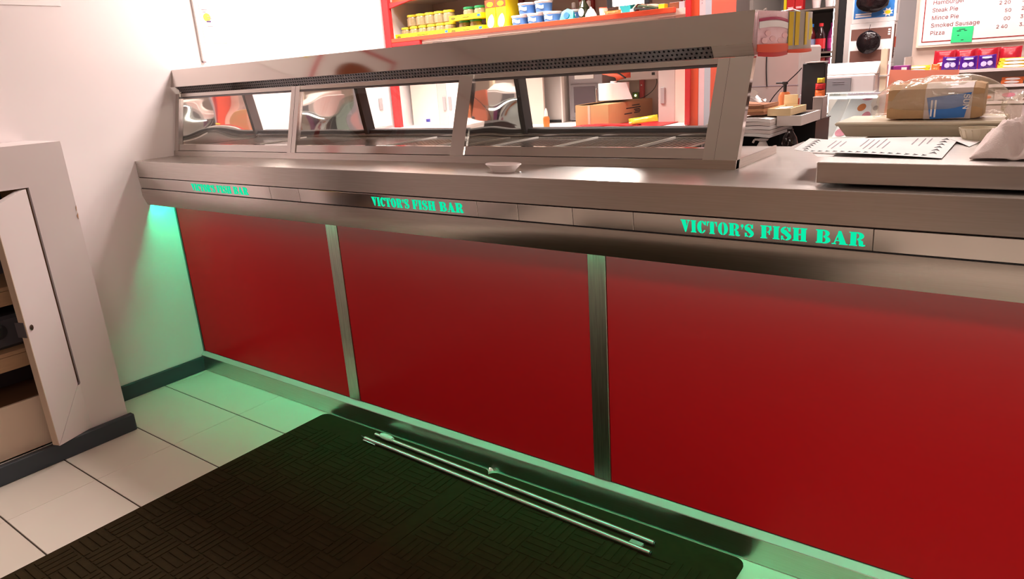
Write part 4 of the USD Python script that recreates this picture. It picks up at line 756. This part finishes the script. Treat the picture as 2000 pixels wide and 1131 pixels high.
tl = thing('tube_light', 'short white strip light with black end caps under the upper shelf', 'lamp', (1.68, 1.465, 1.635)); part(tl, 'diffuser', bx((1.605, 1.452, 1.627), (1.770, 1.477, 1.660), .003), emit('tube_glow', (1, .84, .76), 4.5)); part(tl, 'end_cap', bx((1.577, 1.449, 1.621), (1.6045, 1.482, 1.669), .004), BLACK); part(tl, 'end_cap', bx((1.7705, 1.449, 1.621), (1.799, 1.482, 1.669), .004), BLACK); part(tl, 'stem', cat([bx((1.68, 1.462, 1.6605), (1.70, 1.476, 1.82)), bx((1.68, 1.4765, 1.805), (1.70, 1.5295, 1.82))]), BLACK)
wbx = thing('white_wall_board', 'cream white board behind the right end of the shelf', 'board', (1.86, 1.90, 1.6)); part(wbx, 'sheet', bx((1.77, 1.90, 1.60), (1.96, 1.912, 1.808)), pbr('cream_board', '#f4ead2', .5)); part(wbx, 'edge', bx((1.765, 1.898, 1.60), (1.7698, 1.913, 1.808)), WHITEP)
for nm, lb, x0, x1, m in (('yellow_packet', 'small yellow packet at the right end of the red shelf', 1.80, 1.83, YEL), ('brown_packet', 'small brown carton on the shelf beside the grey one', 1.855, 1.90, pbr('brown_print', '#8a4a28', .6)), ('grey_packet', 'small grey blue carton at the right end of the red shelf', 1.902, 1.93, pbr('grey_blue_board', '#b8b6c0', .5))):
    t = thing(nm, lb, 'packet', ((x0 + x1) / 2, 1.54, ZS)); part(t, 'carton', bx((x0, 1.54, ZS), (x1, 1.58, ZS + .028), .001), m); part(t, 'flap', bx((x0 + .001, 1.541, ZS + .0281), (x1 - .001, 1.579, ZS + .029)), PAPER)

# things on the back counter
ZB = 1.0755
rb = thing('red_cloth', 'red cloth spread on the back counter under the cardboard box', 'cloth', (1.62, 1.55, ZB))
part(rb, 'cloth', grid(lambda u, v: (1.395 + .475 * u, 1.345 + .315 * v, ZB + .0038 + .006 * abs(math.sin(9 * u + 4 * v)) * (v < .1)), 26, 20, .003), REDP, smooth=True)
for k, y in enumerate((1.36, 1.385)): part(rb, 'ruck', tube(curve([(1.46 + .1 * k, y, ZB + .008), (1.56, y - .012, ZB + .013), (1.68, y + .012, ZB + .010), (1.78, y, ZB + .009)], 14), .006, 8), REDP)
bxx = thing('cardboard_box', 'long brown cardboard box with dark print on the red cloth', 'box', (1.5, 1.65, ZB + .004))
Zc = ZB + .0042
bo = lambda m: turn(m, -.03, (0, 0, 1), (1.49, 1.425, 0))
part(bxx, 'body', bo(bx((1.396, 1.425, Zc), (1.589, 1.885, Zc + .100), .001)), CARD)
part(bxx, 'lid_flap', bo(turn(bx((1.398, 1.428, Zc + .1006), (1.497, 1.882, Zc + .1026)), -.10, (0, 1, 0), (1.398, 1.6, Zc + .1006))), CARD); part(bxx, 'lid_flap', bo(bx((1.499, 1.428, Zc + .1004), (1.5875, 1.882, Zc + .1022))), CARD)
part(bxx, 'tape', bo(bx((1.470, 1.4238, Zc + .002), (1.484, 1.4248, Zc + .099))), BEIGE)
for z, y0, y1 in ((.078, 1.66, 1.74), (.066, 1.60, 1.75), (.056, 1.68, 1.74), (.040, 1.58, 1.66), (.040, 1.68, 1.74), (.048, 1.69, 1.75)): part(bxx, 'print_line', bo(bx((1.5892, y0, Zc + z), (1.5899, y1, Zc + z + .005))), INK)
yp = thing('yellow_packet', 'yellow folded packet on the red cloth at its right end', 'packet', (1.78, 1.38, ZB + .01)); part(yp, 'packet', turn(move(pillow(.15, .03, .05, 6), (1.80, 1.375, ZB + .0345)), -.12, (0, 1, 0), (1.8, 1.37, ZB + .03)), SWY, smooth=True); part(yp, 'seam', bx((1.735, 1.352, ZB + .022), (1.745, 1.40, ZB + .024)), PAPER)
ZR = Zc + .1140
pr0 = thing('paper_roll', 'large white paper roll standing on top of the cardboard box', 'paper roll', (1.513, 1.62, ZR)); rprof = [(.018, 0), (.079, 0), (.079, .083), (.018, .083), (.018, 0)]
part(pr0, 'roll', lathe(rprof, 40, (1.513, 1.62, ZR)), PAPER); part(pr0, 'core', lathe([(.012, 0), (.0175, 0), (.0175, .092), (.012, .092), (.012, 0)], 24, (1.513, 1.62, ZR)), WHITEP)
part(pr0, 'loose_end', grid(lambda u, v: (1.513 + .0805 * math.cos(-1.1 + .9 * u) + .035 * u * (1 - v), 1.62 + .0805 * math.sin(-1.1 + .9 * u), ZR + .001 + .081 * v), 8, 5, .0006), PAPER, smooth=True)
rh = thing('red_bag', 'orange red plastic bag lying on top of the paper roll', 'bag', (1.52, 1.62, ZR + .1))
def rbag(u, v):
    a, b = 2 * math.pi * u, math.pi * (v - .5); n = meshkit.noise(np.array([[math.cos(a) * 2 + 3, math.sin(a) * 2 + 3, v * 4]]), 21)[0]
    return (1.52 + .074 * math.cos(a) * math.cos(b) * (.8 + .4 * n), 1.63 + .045 * math.sin(a) * math.cos(b), ZR + .1255 + (.024 + .012 * math.cos(a - .5)) * math.sin(b) * (.7 + .6 * n) + .006 * n)
rm = grid(rbag, 30, 18); rm.apply_translation((0, 0, ZR + .0924 - rm.bounds[0, 2])); part(rh, 'bag', rm, pbr('red_plastic', '#e2623c', .25, 0, .1, 20), smooth=True)
part(rh, 'strap', tube(curve([(1.50, 1.592, ZR + .142), (1.54, 1.584, ZR + .140), (1.575, 1.588, ZR + .120), (1.592, 1.60, ZR + .104)], 12), .004, 6), BLACK)
ov = thing('grey_oven', 'grey oven with a dark glass door on the back counter', 'oven', (1.27, 1.83, ZB))
OV = lambda m: move(m, (-.075, .085, 0))
part(ov, 'case', OV(bx((1.235, 1.66, ZB + .006), (1.452, 1.848, 1.345), .004)), pbr('oven_grey', '#a19a9e', .35, .3)); part(ov, 'door', OV(bx((1.255, 1.650, 1.10), (1.43, 1.6595, 1.275), .002)), pbr('oven_door_grey', '#8d868a', .3, .3)); part(ov, 'window', OV(bx((1.275, 1.648, 1.125), (1.41, 1.6498, 1.262), .001)), pbr('oven_window', '#5c5056', .12), 'dark oven window'); part(ov, 'control_panel', OV(bx((1.28, 1.654, 1.302), (1.40, 1.6598, 1.328), .001)), WHITEP)
part(ov, 'handle', OV(tube([(1.424, 1.650, 1.25), (1.428, 1.632, 1.245), (1.428, 1.632, 1.14), (1.424, 1.650, 1.135)], .004, 8)), CHROME); part(ov, 'foot', OV(bx((1.24, 1.67, ZB), (1.448, 1.84, ZB + .0058))), BLACK)
gcab = thing('beige_cabinet', 'plain beige grey cabinet side beside the oven', 'cabinet', (1.08, 1.8, ZB)); part(gcab, 'side_panel', bx((1.005, 1.70, ZB), (1.138, 1.932, 1.40), .002), GREYD); part(gcab, 'post', bx((1.139, 1.695, ZB), (1.149, 1.72, 1.40), .001), PS); part(gcab, 'plinth', bx((1.01, 1.695, ZB), (1.135, 1.6998, ZB + .015)), BLACK)
obt = thing('sauce_bottle', 'orange bottle with a white top on the back counter', 'bottle', (1.257, 1.38, ZB)); part(obt, 'body', lathe([(0, 0), (.016, 0), (.017, .05), (.012, .06), (0, .06)], 18, (1.262, 1.36, ZB)), SWO); part(obt, 'top', lathe([(0, .0602), (.010, .0602), (.008, .085), (.003, .10), (0, .10)], 14, (1.262, 1.36, ZB)), WHITEP)
wbt = thing('water_bottle', 'clear bottle with a blue cap on the back counter', 'bottle', (.435, 1.36, ZB)); part(wbt, 'body', lathe([(0, 0), (.020, 0), (.021, .02), (.013, .042), (0, .042)], 20, (.438, 1.36, ZB)), clear('bottle_plastic', (.93, .93, .95), .05, 1.4, milky=.15, mcol=(.9, .88, .88))); part(wbt, 'cap', lathe([(0, .0422), (.0125, .0422), (.0125, .058), (0, .058)], 18, (.438, 1.36, ZB)), pbr('blue_cap', '#4a4aa8', .4))
wu = thing('wall_unit', 'white wall unit with an orange label and a hanging cable', 'appliance', (1.52, 1.90, 1.28)); part(wu, 'case', bx((1.40, 1.87, 1.278), (1.643, 1.9355, 1.36), .003), WHITEP); part(wu, 'orange_label', bx((1.432, 1.8685, 1.293), (1.480, 1.8698, 1.320)), ORNG); part(wu, 'switch', bx((1.605, 1.8675, 1.300), (1.622, 1.8698, 1.314)), BLACK); part(wu, 'cable', tube(curve([(1.632, 1.868, 1.280), (1.615, 1.865, 1.225), (1.552, 1.862, 1.186), (1.491, 1.862, 1.192)], 18), .002, 6), BLACK)
urd = thing('red_batten', 'red upright batten below the white wall unit', 'batten', (1.52, 1.92, 1.08)); part(urd, 'batten', bx((1.507, 1.918, ZB), (1.533, 1.9355, 1.2775), .001), REDP); part(urd, 'screw', cyl((1.52, 1.916, 1.25), (1.52, 1.918, 1.25), .004, 10), CHROME)
gl_ = thing('charger', 'small dark green charger with a bright light on the back panel', 'charger', (1.48, 1.92, 1.19)); part(gl_, 'body', bx((1.468, 1.905, 1.176), (1.506, 1.9355, 1.214), .003), pbr('dark_green_plastic', '#5c6a34', .4)); part(gl_, 'indicator', move(trimesh.creation.icosphere(2, .006), (1.49, 1.903, 1.197)), emit('charger_glow', (.85, 1, .35), 6), 'glowing indicator')

# the glass case group is large and stands well behind the steel lid, on a low bench
A0_, A1_, GK = np.array((2.682, .74, 1.083)), np.array((2.469, 1.528, .993)), 1.32
for p in list(stage.GetPrimAtPath('/World').GetChildren()):
    if p.GetName() in ('glass_case', 'price_card', 'food_leaflet', 'white_machine', 'cream_column', 'purple_box', 'orange_card'):
        x = UsdGeom.Xformable(p); l0 = LOCS[str(p.GetPath())]; x.GetOrderedXformOps()[0].Set(Gf.Vec3d(*(A1_ + GK * (l0 - A0_)).tolist())); x.AddScaleOp().Set(Gf.Vec3f(GK, GK, GK))
gbn = thing('low_bench', 'low steel bench under the glass case', 'bench', (2.8, 1.8, 0)); part(gbn, 'top', bx((2.40, 1.46, .965), (3.4, 2.12, .9932), .002), STEELX); part(gbn, 'front', bx((2.42, 1.48, 0), (3.38, 1.50, .9648)), GREYD); part(gbn, 'side', bx((2.42, 1.5002, 0), (2.44, 2.10, .9648)), GREYD)

# ------------------------------------------------------------------ far room: drinks fridge, cartons, menu board and snack shelves
fr = thing('drinks_fridge', 'tall drinks fridge with steel shelves in the far room', 'fridge', (1.8, 3.9, 0))
FG = pbr('fridge_lining', '#7d7672', .5)
part(fr, 'left_side', bx((1.52, 3.602, 0), (1.545, 4.25, 2.1)), pbr('fridge_grey', '#a89e98', .4)); part(fr, 'back', bx((1.545, 4.22, 0), (2.092, 4.25, 2.1)), FG); part(fr, 'right_side', bx((2.118, 3.602, 0), (2.160, 4.25, 2.1)), BLACK, 'black side of the fridge')
part(fr, 'door_frame', bx((2.093, 3.58, 0), (2.1175, 4.25, 2.1), .002), STEELV, 'silver door edge'); part(fr, 'light_edge', bx((2.1605, 3.60, 0), (2.20, 3.64, 2.1)), PS, 'pale edge strip')
for z in (.95, 1.235, 1.358, 1.64):
    part(fr, 'shelf', bx((1.5455, 3.63, z - .004), (2.0925, 4.215, z)), FG); part(fr, 'shelf_edge', bx((1.5455, 3.615, z - .010), (2.0925, 3.6295, z + .004), .002), SATIN, 'bright front edge of the shelf')
part(fr, 'shelf_rail', bx((1.5455, 3.62, 1.322), (2.0925, 3.6285, 1.330), .001), SATIN); part(fr, 'top', bx((1.545, 3.602, 2.08), (2.118, 4.25, 2.1)), FG); part(fr, 'base', bx((1.545, 3.602, 0), (2.118, 4.22, .1)), BLACK)
part(fr, 'lamp_tube', cyl((2.075, 3.66, .3), (2.075, 3.66, 2.0), .008, 10), emit('fridge_glow', (1, .92, .88), 5.0), 'bright upright lamp tube inside the fridge')
ga = thing('grey_appliance', 'plain grey metal appliance standing before the fridge behind the snack packs', 'appliance', (2.15, 2.5, 0))
part(ga, 'body', bx((1.97, 2.30, 0), (2.245, 2.70, 1.40), .01), pbr('appliance_grey', '#b8aca8', .35, .2)); part(ga, 'cable', tube(curve([(2.07, 2.292, 1.36), (2.072, 2.290, 1.28), (2.078, 2.292, 1.20)], 8), .003, 6), BLACK); part(ga, 'seam', bx((1.975, 2.2975, 1.20), (2.24, 2.2995, 1.204)), GREYINK)
def pet(label, x, y, z, body, cap, lab):
    t = thing('drink_bottle', label, 'bottle', (x, y, z), 'bottles on the middle fridge shelf')
    part(t, 'bottle', lathe([(0, 0), (.030, 0), (.032, .006), (.031, .05), (.032, .095), (.026, .125), (.013, .155), (.012, .166), (0, .166)], 22), body, local=True)
    part(t, 'cap', lathe([(0, .1662), (.0145, .1662), (.0145, .184), (.012, .187), (0, .187)], 18), cap, local=True); part(t, 'label', lathe([(.0322, .022), (.0328, .022), (.0328, .088), (.0322, .088)], 22), lab, local=True); return t
COLA, RB = pbr('dark_cola', '#2a1416', .12), pbr('dark_red_drink', '#5c1c20', .12); PU = pbr('purple_drink', '#7c2a5c', .2); PUL = pbr('purple_label', '#a83a78', .3, 0, .2, 40); LBL = pbr('blue_white_label', '#8f96b8', .3, 0, .2, 60)
zf = 1.3585
pet('dark bottle with a red cap at the left of the middle fridge shelf', 1.78, 3.72, zf, COLA, REDP, COLA); pet('dark bottle with a red cap, second on the middle fridge shelf', 1.85, 3.70, zf, COLA, REDP, DRED)
pet('brown red bottle with a blue cap and blue label in the fridge', 1.928, 3.68, zf, RB, BLUE, LBL); pet('cola bottle with a red cap and red label in the fridge', 1.995, 3.66, zf, COLA, REDP, REDP); pet('purple bottle with a yellow neck on the right of the fridge shelf', 2.056, 3.72, zf, PU, PU, PUL)
def can(label, x, m):
    t = thing('drink_can', label, 'can', (x, 3.70, 1.2355), 'cans on the lower fridge shelf'); part(t, 'can', lathe([(0, 0), (.026, 0), (.030, .006), (.030, .078), (.025, .086), (0, .086)], 22), m, local=True); part(t, 'rim', lathe([(.0, .0862), (.0262, .0862), (.0262, .0885), (.024, .0885), (.022, .0870), (0, .0870)], 22), CHROME, local=True); return t
can('silver drink can on the lower fridge shelf, leftmost', 1.93, pbr('silver_can', '#b9b4b2', .3, .6)); can('dark red drink can on the lower fridge shelf, middle', 2.0, DRED); can('dark pink drink can on the lower fridge shelf, right', 2.058, pbr('dark_pink_can', '#94506a', .3, .4))
can('blue drink can at the far left of the lower fridge shelf', 1.86, pbr('blue_can', '#3c4690', .3, .4))
for k, (x, lb) in enumerate(((1.785, 'left'), (1.84, 'right'))):
    t = thing('red_carton', 'small red carton on the top fridge shelf, %s one' % lb, 'carton', (x, 3.68, 1.6405)); part(t, 'carton', bx((x - .026, 3.66, 1.6405), (x + .026, 3.72, 1.74), .001), REDP); part(t, 'print', bx((x - .018, 3.6588, 1.655), (x + .018, 3.6598, 1.668)), pbr('pale_pink_print', '#f2c3c6', .4))
t = thing('yellow_carton', 'yellow carton on the top fridge shelf at its left', 'carton', (1.745, 3.68, 1.6405)); part(t, 'carton', bx((1.735, 3.67, 1.6405), (1.756, 3.72, 1.74), .001), YEL); part(t, 'flap', bx((1.735, 3.668, 1.72), (1.756, 3.6698, 1.74)), SWY)
for x, lb in ((1.945, 'left'), (2.03, 'right')):
    t = thing('white_cup', 'stack of white cups on the top fridge shelf, %s one' % lb, 'cups', (x, 3.70, 1.6405)); part(t, 'cups', lathe([(0, 0), (.024, 0), (.034, .10), (0, .10)], 22, (x, 3.70, 1.6405)), FOAM); part(t, 'rim', lathe([(.0342, .1002), (.037, .1002), (.037, .104), (.0342, .104)], 22, (x, 3.70, 1.6405)), PAPER)
wp_ = thing('far_white_board', 'bright white board on the far wall seen past the red end post', 'board', (1.32, 4.29, 1.0)); part(wp_, 'sheet', bx((.9, 4.284, 1.0), (1.42, 4.2995, 2.4)), PAPER); part(wp_, 'edge', bx((1.4205, 4.282, 1.0), (1.43, 4.2995, 2.4)), WHITEP)
dk = thing('dark_cooker', 'dark steel cooker with a white cloth seen through the right pane of the display', 'cooker', (1.60, 2.8, 0))
part(dk, 'hood', bx((1.40, 2.62, 1.17), (1.70, 3.0, 1.34), .004), pbr('blue_grey_dark', '#4a4e60', .3, .4)); part(dk, 'top', bx((1.40, 2.58, 1.095), (1.70, 3.0, 1.115), .003), DARKST); part(dk, 'post', bx((1.40, 2.90, 1.1155), (1.45, 3.0, 1.1698)), DARKST); part(dk, 'front', bx((1.40, 2.61, 0), (1.70, 3.0, 1.0945)), pbr('cream_enamel', '#d6cdb4', .4)); 
for z in (1.03, .98, .92): part(dk, 'front_line', bx((1.40, 2.608, z), (1.70, 2.6098, z + .002)), GREYINK)
t = thing('white_cloth', 'folded white cloth on the dark cooker top', 'cloth', (1.6, 2.62, 1.115)); part(t, 'cloth', bx((1.55, 2.60, 1.1152), (1.66, 2.70, 1.130), .005), PAPER); part(t, 'fold', bx((1.56, 2.605, 1.1302), (1.64, 2.69, 1.137), .003), PAPER)
t = thing('dark_window', 'dark window with a pale bar in the far room above the display', 'window', (1.48, 4.28, 1.5))
part(t, 'pane', bx((1.432, 4.27, 1.4), (1.515, 4.2995, 2.3)), pbr('night_glass', '#3a3040', .1)); part(t, 'bar', bx((1.468, 4.262, 1.4), (1.486, 4.2695, 2.3)), PAPER); part(t, 'frame', bx((1.4302, 4.262, 1.38), (1.515, 4.2998, 1.3995)), PS)

# side counter with the cartons
sc = thing('far_side_counter', 'pale counter along the far wall below the snack shelves', 'counter', (3.0, 3.0, 0)); part(sc, 'top', bx((2.24, 2.72, .92), (5.5, 3.295, .95), .003), PS); part(sc, 'front', bx((2.26, 2.76, 0), (5.5, 2.78, .9198)), GREYD); part(sc, 'end', bx((2.26, 2.7805, 0), (2.28, 3.29, .9198)), GREYD)
PURP = pbr('purple_card', '#8b2a80', .5); BRN = pbr('brown_card', '#7c5348', .6)
c0 = thing('purple_carton', 'purple and white snack carton at the bottom of the carton stack', 'carton', (2.43, 3.25, .95)); part(c0, 'carton', bx((2.282, 3.20, .9505), (2.52, 3.295, 1.272), .002), PAPER); part(c0, 'panel', bx((2.295, 3.1985, .96), (2.508, 3.1998, 1.262)), PURP); part(c0, 'end_panel', bx((2.5202, 3.21, .96), (2.5212, 3.285, 1.25)), PURP)
c1 = thing('brown_snack_carton', 'brown and white snack carton, middle of the carton stack', 'carton', (2.40, 3.25, 1.272)); part(c1, 'carton', bx((2.277, 3.20, 1.2725), (2.520, 3.295, 1.507), .002), PAPER)
part(c1, 'panel', bx((2.288, 3.1985, 1.283), (2.508, 3.1998, 1.352)), BRN); part(c1, 'panel', bx((2.288, 3.1985, 1.412), (2.508, 3.1998, 1.476)), BRN); part(c1, 'side_panel', bx((2.5202, 3.21, 1.30), (2.5212, 3.245, 1.49)), BRN); part(c1, 'side_patch', bx((2.5202, 3.25, 1.36), (2.5212, 3.285, 1.42)), ORNG); part(c1, 'star', prism(Polygon([(2.484 + (.020 if k % 2 else .011) * math.cos(k * math.pi / 9), 1.335 + (.022 if k % 2 else .013) * math.sin(k * math.pi / 9)) for k in range(18)]), .0008, 'y', 3.1975), YEL); 
for k in range(3): part(c1, 'print', bx((2.490, 3.1975, 1.432 + .013 * k), (2.503, 3.1984, 1.441 + .013 * k)), PAPER)
for z in (1.31, 1.33, 1.345): part(c1, 'side_print', bx((2.5202, 3.215, z), (2.5212, 3.255, z + .006)), GREYINK)
c2 = thing('blue_snack_carton', 'blue and white snack carton on top of the brown one', 'carton', (2.40, 3.25, 1.507)); part(c2, 'carton', bx((2.284, 3.20, 1.5075), (2.524, 3.295, 1.72), .002), PAPER); part(c2, 'panel', bx((2.294, 3.1985, 1.535), (2.512, 3.1998, 1.715)), pbr('bright_blue_card', '#2f7ccb', .5)); part(c2, 'side_print', bx((2.5242, 3.21, 1.55), (2.5252, 3.23, 1.62)), GREYINK)
part(c2, 'burst', prism(Polygon([(2.480 + (.030 if k % 2 else .018) * math.cos(k * math.pi / 8), 1.560 + (.026 if k % 2 else .016) * math.sin(k * math.pi / 8)) for k in range(16)]), .0008, 'y', 3.1976), PAPER); part(c2, 'burst_heart', prism(E(2.480, 1.560, .015, .010), .0008, 'y', 3.1967), YEL)
for k in range(2): part(c2, 'print', bx((2.304, 3.1975, 1.542 + .013 * k), (2.392, 3.1984, 1.551 + .013 * k)), PAPER)
BLK = pbr('crinkled_black_film', '#150c10', .10, 0, .3, 20, .4, 50, bd=.01)
def blob(name, label, c, r, sx, sz, seed):
    t = thing(name, label, 'bag', c); m = trimesh.creation.icosphere(4, r); V = m.vertices; n = V / r
    k = 1 + .12 * (meshkit.fbm(n * 2.2 + 5, 4, seed) - .5); m.vertices = V * k[:, None] * np.array([sx, .42, sz]); part(t, 'bag', m, BLK, local=True, smooth=True)
    part(t, 'neck', hull([(r * .55, -.01, r * .3), (r * 1.02, 0, r * .42), (r * .95, -.012, r * .12), (r * .62, .01, r * .62), (r * .8, -.02, r * .5)]), BLK, local=True); part(t, 'thread', tube([(0, 0, r * sz), (.002, .01, r * sz + .035)], .0012, 5), INK, local=True); return t
blob('black_bag', 'glossy black crinkled bag hanging in front of the brown carton', (2.395, 3.155, 1.397), .066, 1.0, 1.0, 3); blob('black_bag', 'larger glossy black bag hanging in front of the blue carton', (2.402, 3.155, 1.625), .075, 1.18, .85, 8)
# menu board
mb = thing('menu_board', 'white menu board with red border line and handwritten style prices', 'menu board', (3.2, 3.28, 1.35))
part(mb, 'frame', bx((2.632, 3.27, 1.345), (3.8, 3.2995, 2.2), .003), pbr('cream_frame', '#f1e2d0', .4)); part(mb, 'sheet', bx((2.645, 3.2675, 1.357), (3.79, 3.2698, 2.19)), PAPER)
part(mb, 'border_line', bx((2.660, 3.266, 1.374), (3.77, 3.2673, 1.379)), DRED); part(mb, 'border_line', bx((2.660, 3.266, 1.3792), (2.665, 3.2673, 2.17)), DRED)
TXT = pbr('dark_red_lettering', '#8c3c44', .6)
for k, (w, a, b) in enumerate((('Pizza', '2 40', '3.50'), ('Smoked Sausage', '00', '3 10'), ('Mince Pie', '50', '2 50'), ('Steak Pie', '2 20', '3 30'), ('Hamburger', '', ''))):
    z = 1.413 + .0415 * k
    part(mb, 'lettering', facing(meshkit.text_mesh(w, .0215, .001), (2.700, 3.2674, z)), TXT, smooth=False)
    if a: part(mb, 'price', facing(meshkit.text_mesh(a, .018, .001), (3.020 + (.03 if len(a) < 3 else 0), 3.2674, z + .010)), TXT, smooth=False)
    if b: part(mb, 'price', facing(meshkit.text_mesh(b, .018, .001), (3.125, 3.2674, z + .014)), TXT, smooth=False)
gn = thing('green_note', 'bright green paper note stuck on the menu board', 'note', (2.865, 3.262, 1.40)); part(gn, 'sheet', turn(bx((2.811, 3.2632, 1.362), (2.914, 3.2645, 1.447)), .03, (0, 1, 0), (2.86, 3.263, 1.40)), pbr('bright_green_paper', '#2fe08a', .6))
for x, z, w in ((2.845, 1.432, .03), (2.835, 1.424, .02), (2.87, 1.424, .015), (2.84, 1.40, .008), (2.86, 1.374, .012)): part(gn, 'mark', bx((x, 3.2620, z), (x + w, 3.2629, z + .0025)), INK)
# snack shelves
ss = thing('snack_shelves', 'grey snack shelves below the menu board', 'shelves', (3.2, 3.1, .95))
for z in (1.212, 1.128, 1.04): part(ss, 'shelf', bx((2.615, 3.06, z - .008), (3.9, 3.298, z), .001), PS); part(ss, 'shelf_edge', bx((2.615, 3.054, z - .012), (3.9, 3.0598, z + .004), .001), pbr('shelf_edge_grey', '#cfc4c2', .4))
for x in (2.615, 3.88): part(ss, 'side', bx((x - .006, 3.07, .9505), (x - .0005, 3.298, 1.30)), GREYD)
part(ss, 'grey_front', bx((2.62, 3.05, .9505), (3.9, 3.06, 1.02)), pbr('shelf_front_grey', '#a79a98', .4))
CP = pbr('purple_wrapper', '#4a1a86', .22, 0, .25, 50, obj=True); LIL = pbr('lilac_print', '#d9c2ea', .3)
zs = 1.2125
def bars(lbl, x, y, z, w, n_, pal):
    for k in range(n_):
        packet('chocolate_bar', lbl % ('top', 'bottom', 'middle')[{0: 1, n_ - 1: 0}.get(k, 2)], (x + .003 * k, y, z + .0165 * k), w, .020, .016, pal, stripe=((0, 0, w * .34, .007, SWW),), seed=20 + k, group=None, lean=0)
bars('white and yellow wrapped bar at the left end of the upper snack shelf, %s one', 2.672, 3.12, zs, .128, 2, SWY)
for k in range(2): packet('chocolate_bar', 'orange ended small bar beside the purple packs, %s one' % ('lower', 'upper')[k], (2.765, 3.12, zs + .0185 * k), .040, .022, .016, SWO, seed=31 + k, lean=0)
for k, (x, lb) in enumerate(((2.836, 'left'), (2.922, 'middle'), (3.009, 'right'))): packet('purple_pack', 'purple snack pack with pale printed rings on the upper shelf, %s of three' % lb, (x, 3.13, zs), .083, .074, .028, CP, stripe=((-.014, -.012, .014, .014, LIL), (.015, -.010, .013, .013, LIL), (0, .020, .024, .005, LIL)), seed=41 + k, tilt=(.05, 0, -.04)[k], cat_='snack pack')
bars('white and yellow wrapped bar at the right of the purple packs, %s one', 3.135, 3.12, zs, .15, 3, SWY)
for k, (x, lb, y) in enumerate(((2.795, 'leftmost', 3.20), (2.895, 'second from left', 3.215), (3.0, 'third from left', 3.20), (3.105, 'rightmost', 3.215))): packet('red_pack', 'red snack pack in the back row of the upper shelf, %s' % lb, (x, y, zs), .105, .112, .03, pbr('red_crisp_wrapper', '#b51e30', .28, 0, .25, 40, obj=True), stripe=((0, -.022, .034, .012, SWW),), seed=51 + k, cat_='snack pack')
z2 = 1.1285
packet('white_pack', 'white and pink snack pack on the middle shelf above the loaf', (2.905, 3.12, z2), .085, .045, .03, SWW, stripe=((0, 0, .022, .010, PK),), seed=61); packet('chocolate_bar', 'small gold bar standing on the middle shelf', (2.968, 3.12, z2), .026, .028, .014, SWY, seed=62)
bars('cream wrapped bar at the right of the middle shelf, %s one', 3.135, 3.12, z2, .10, 2, SWO)
z3 = 1.0405
packet('white_pack', 'large white snack pack on the bottom shelf right of the loaf', (3.13, 3.11, z3), .13, .060, .03, SWW, stripe=((.0, .0, .03, .012, PK),), seed=71); packet('red_pack', 'red and white snack pack at the right end of the bottom shelf', (3.235, 3.11, z3), .07, .055, .03, SWR, stripe=((-.01, 0, .016, .012, SWW),), seed=72); packet('white_pack', 'white snack pack lying on the bottom shelf behind the loaf', (3.03, 3.12, z3), .09, .040, .03, SWW, stripe=((.0, .0, .022, .010, SWO),), seed=73)
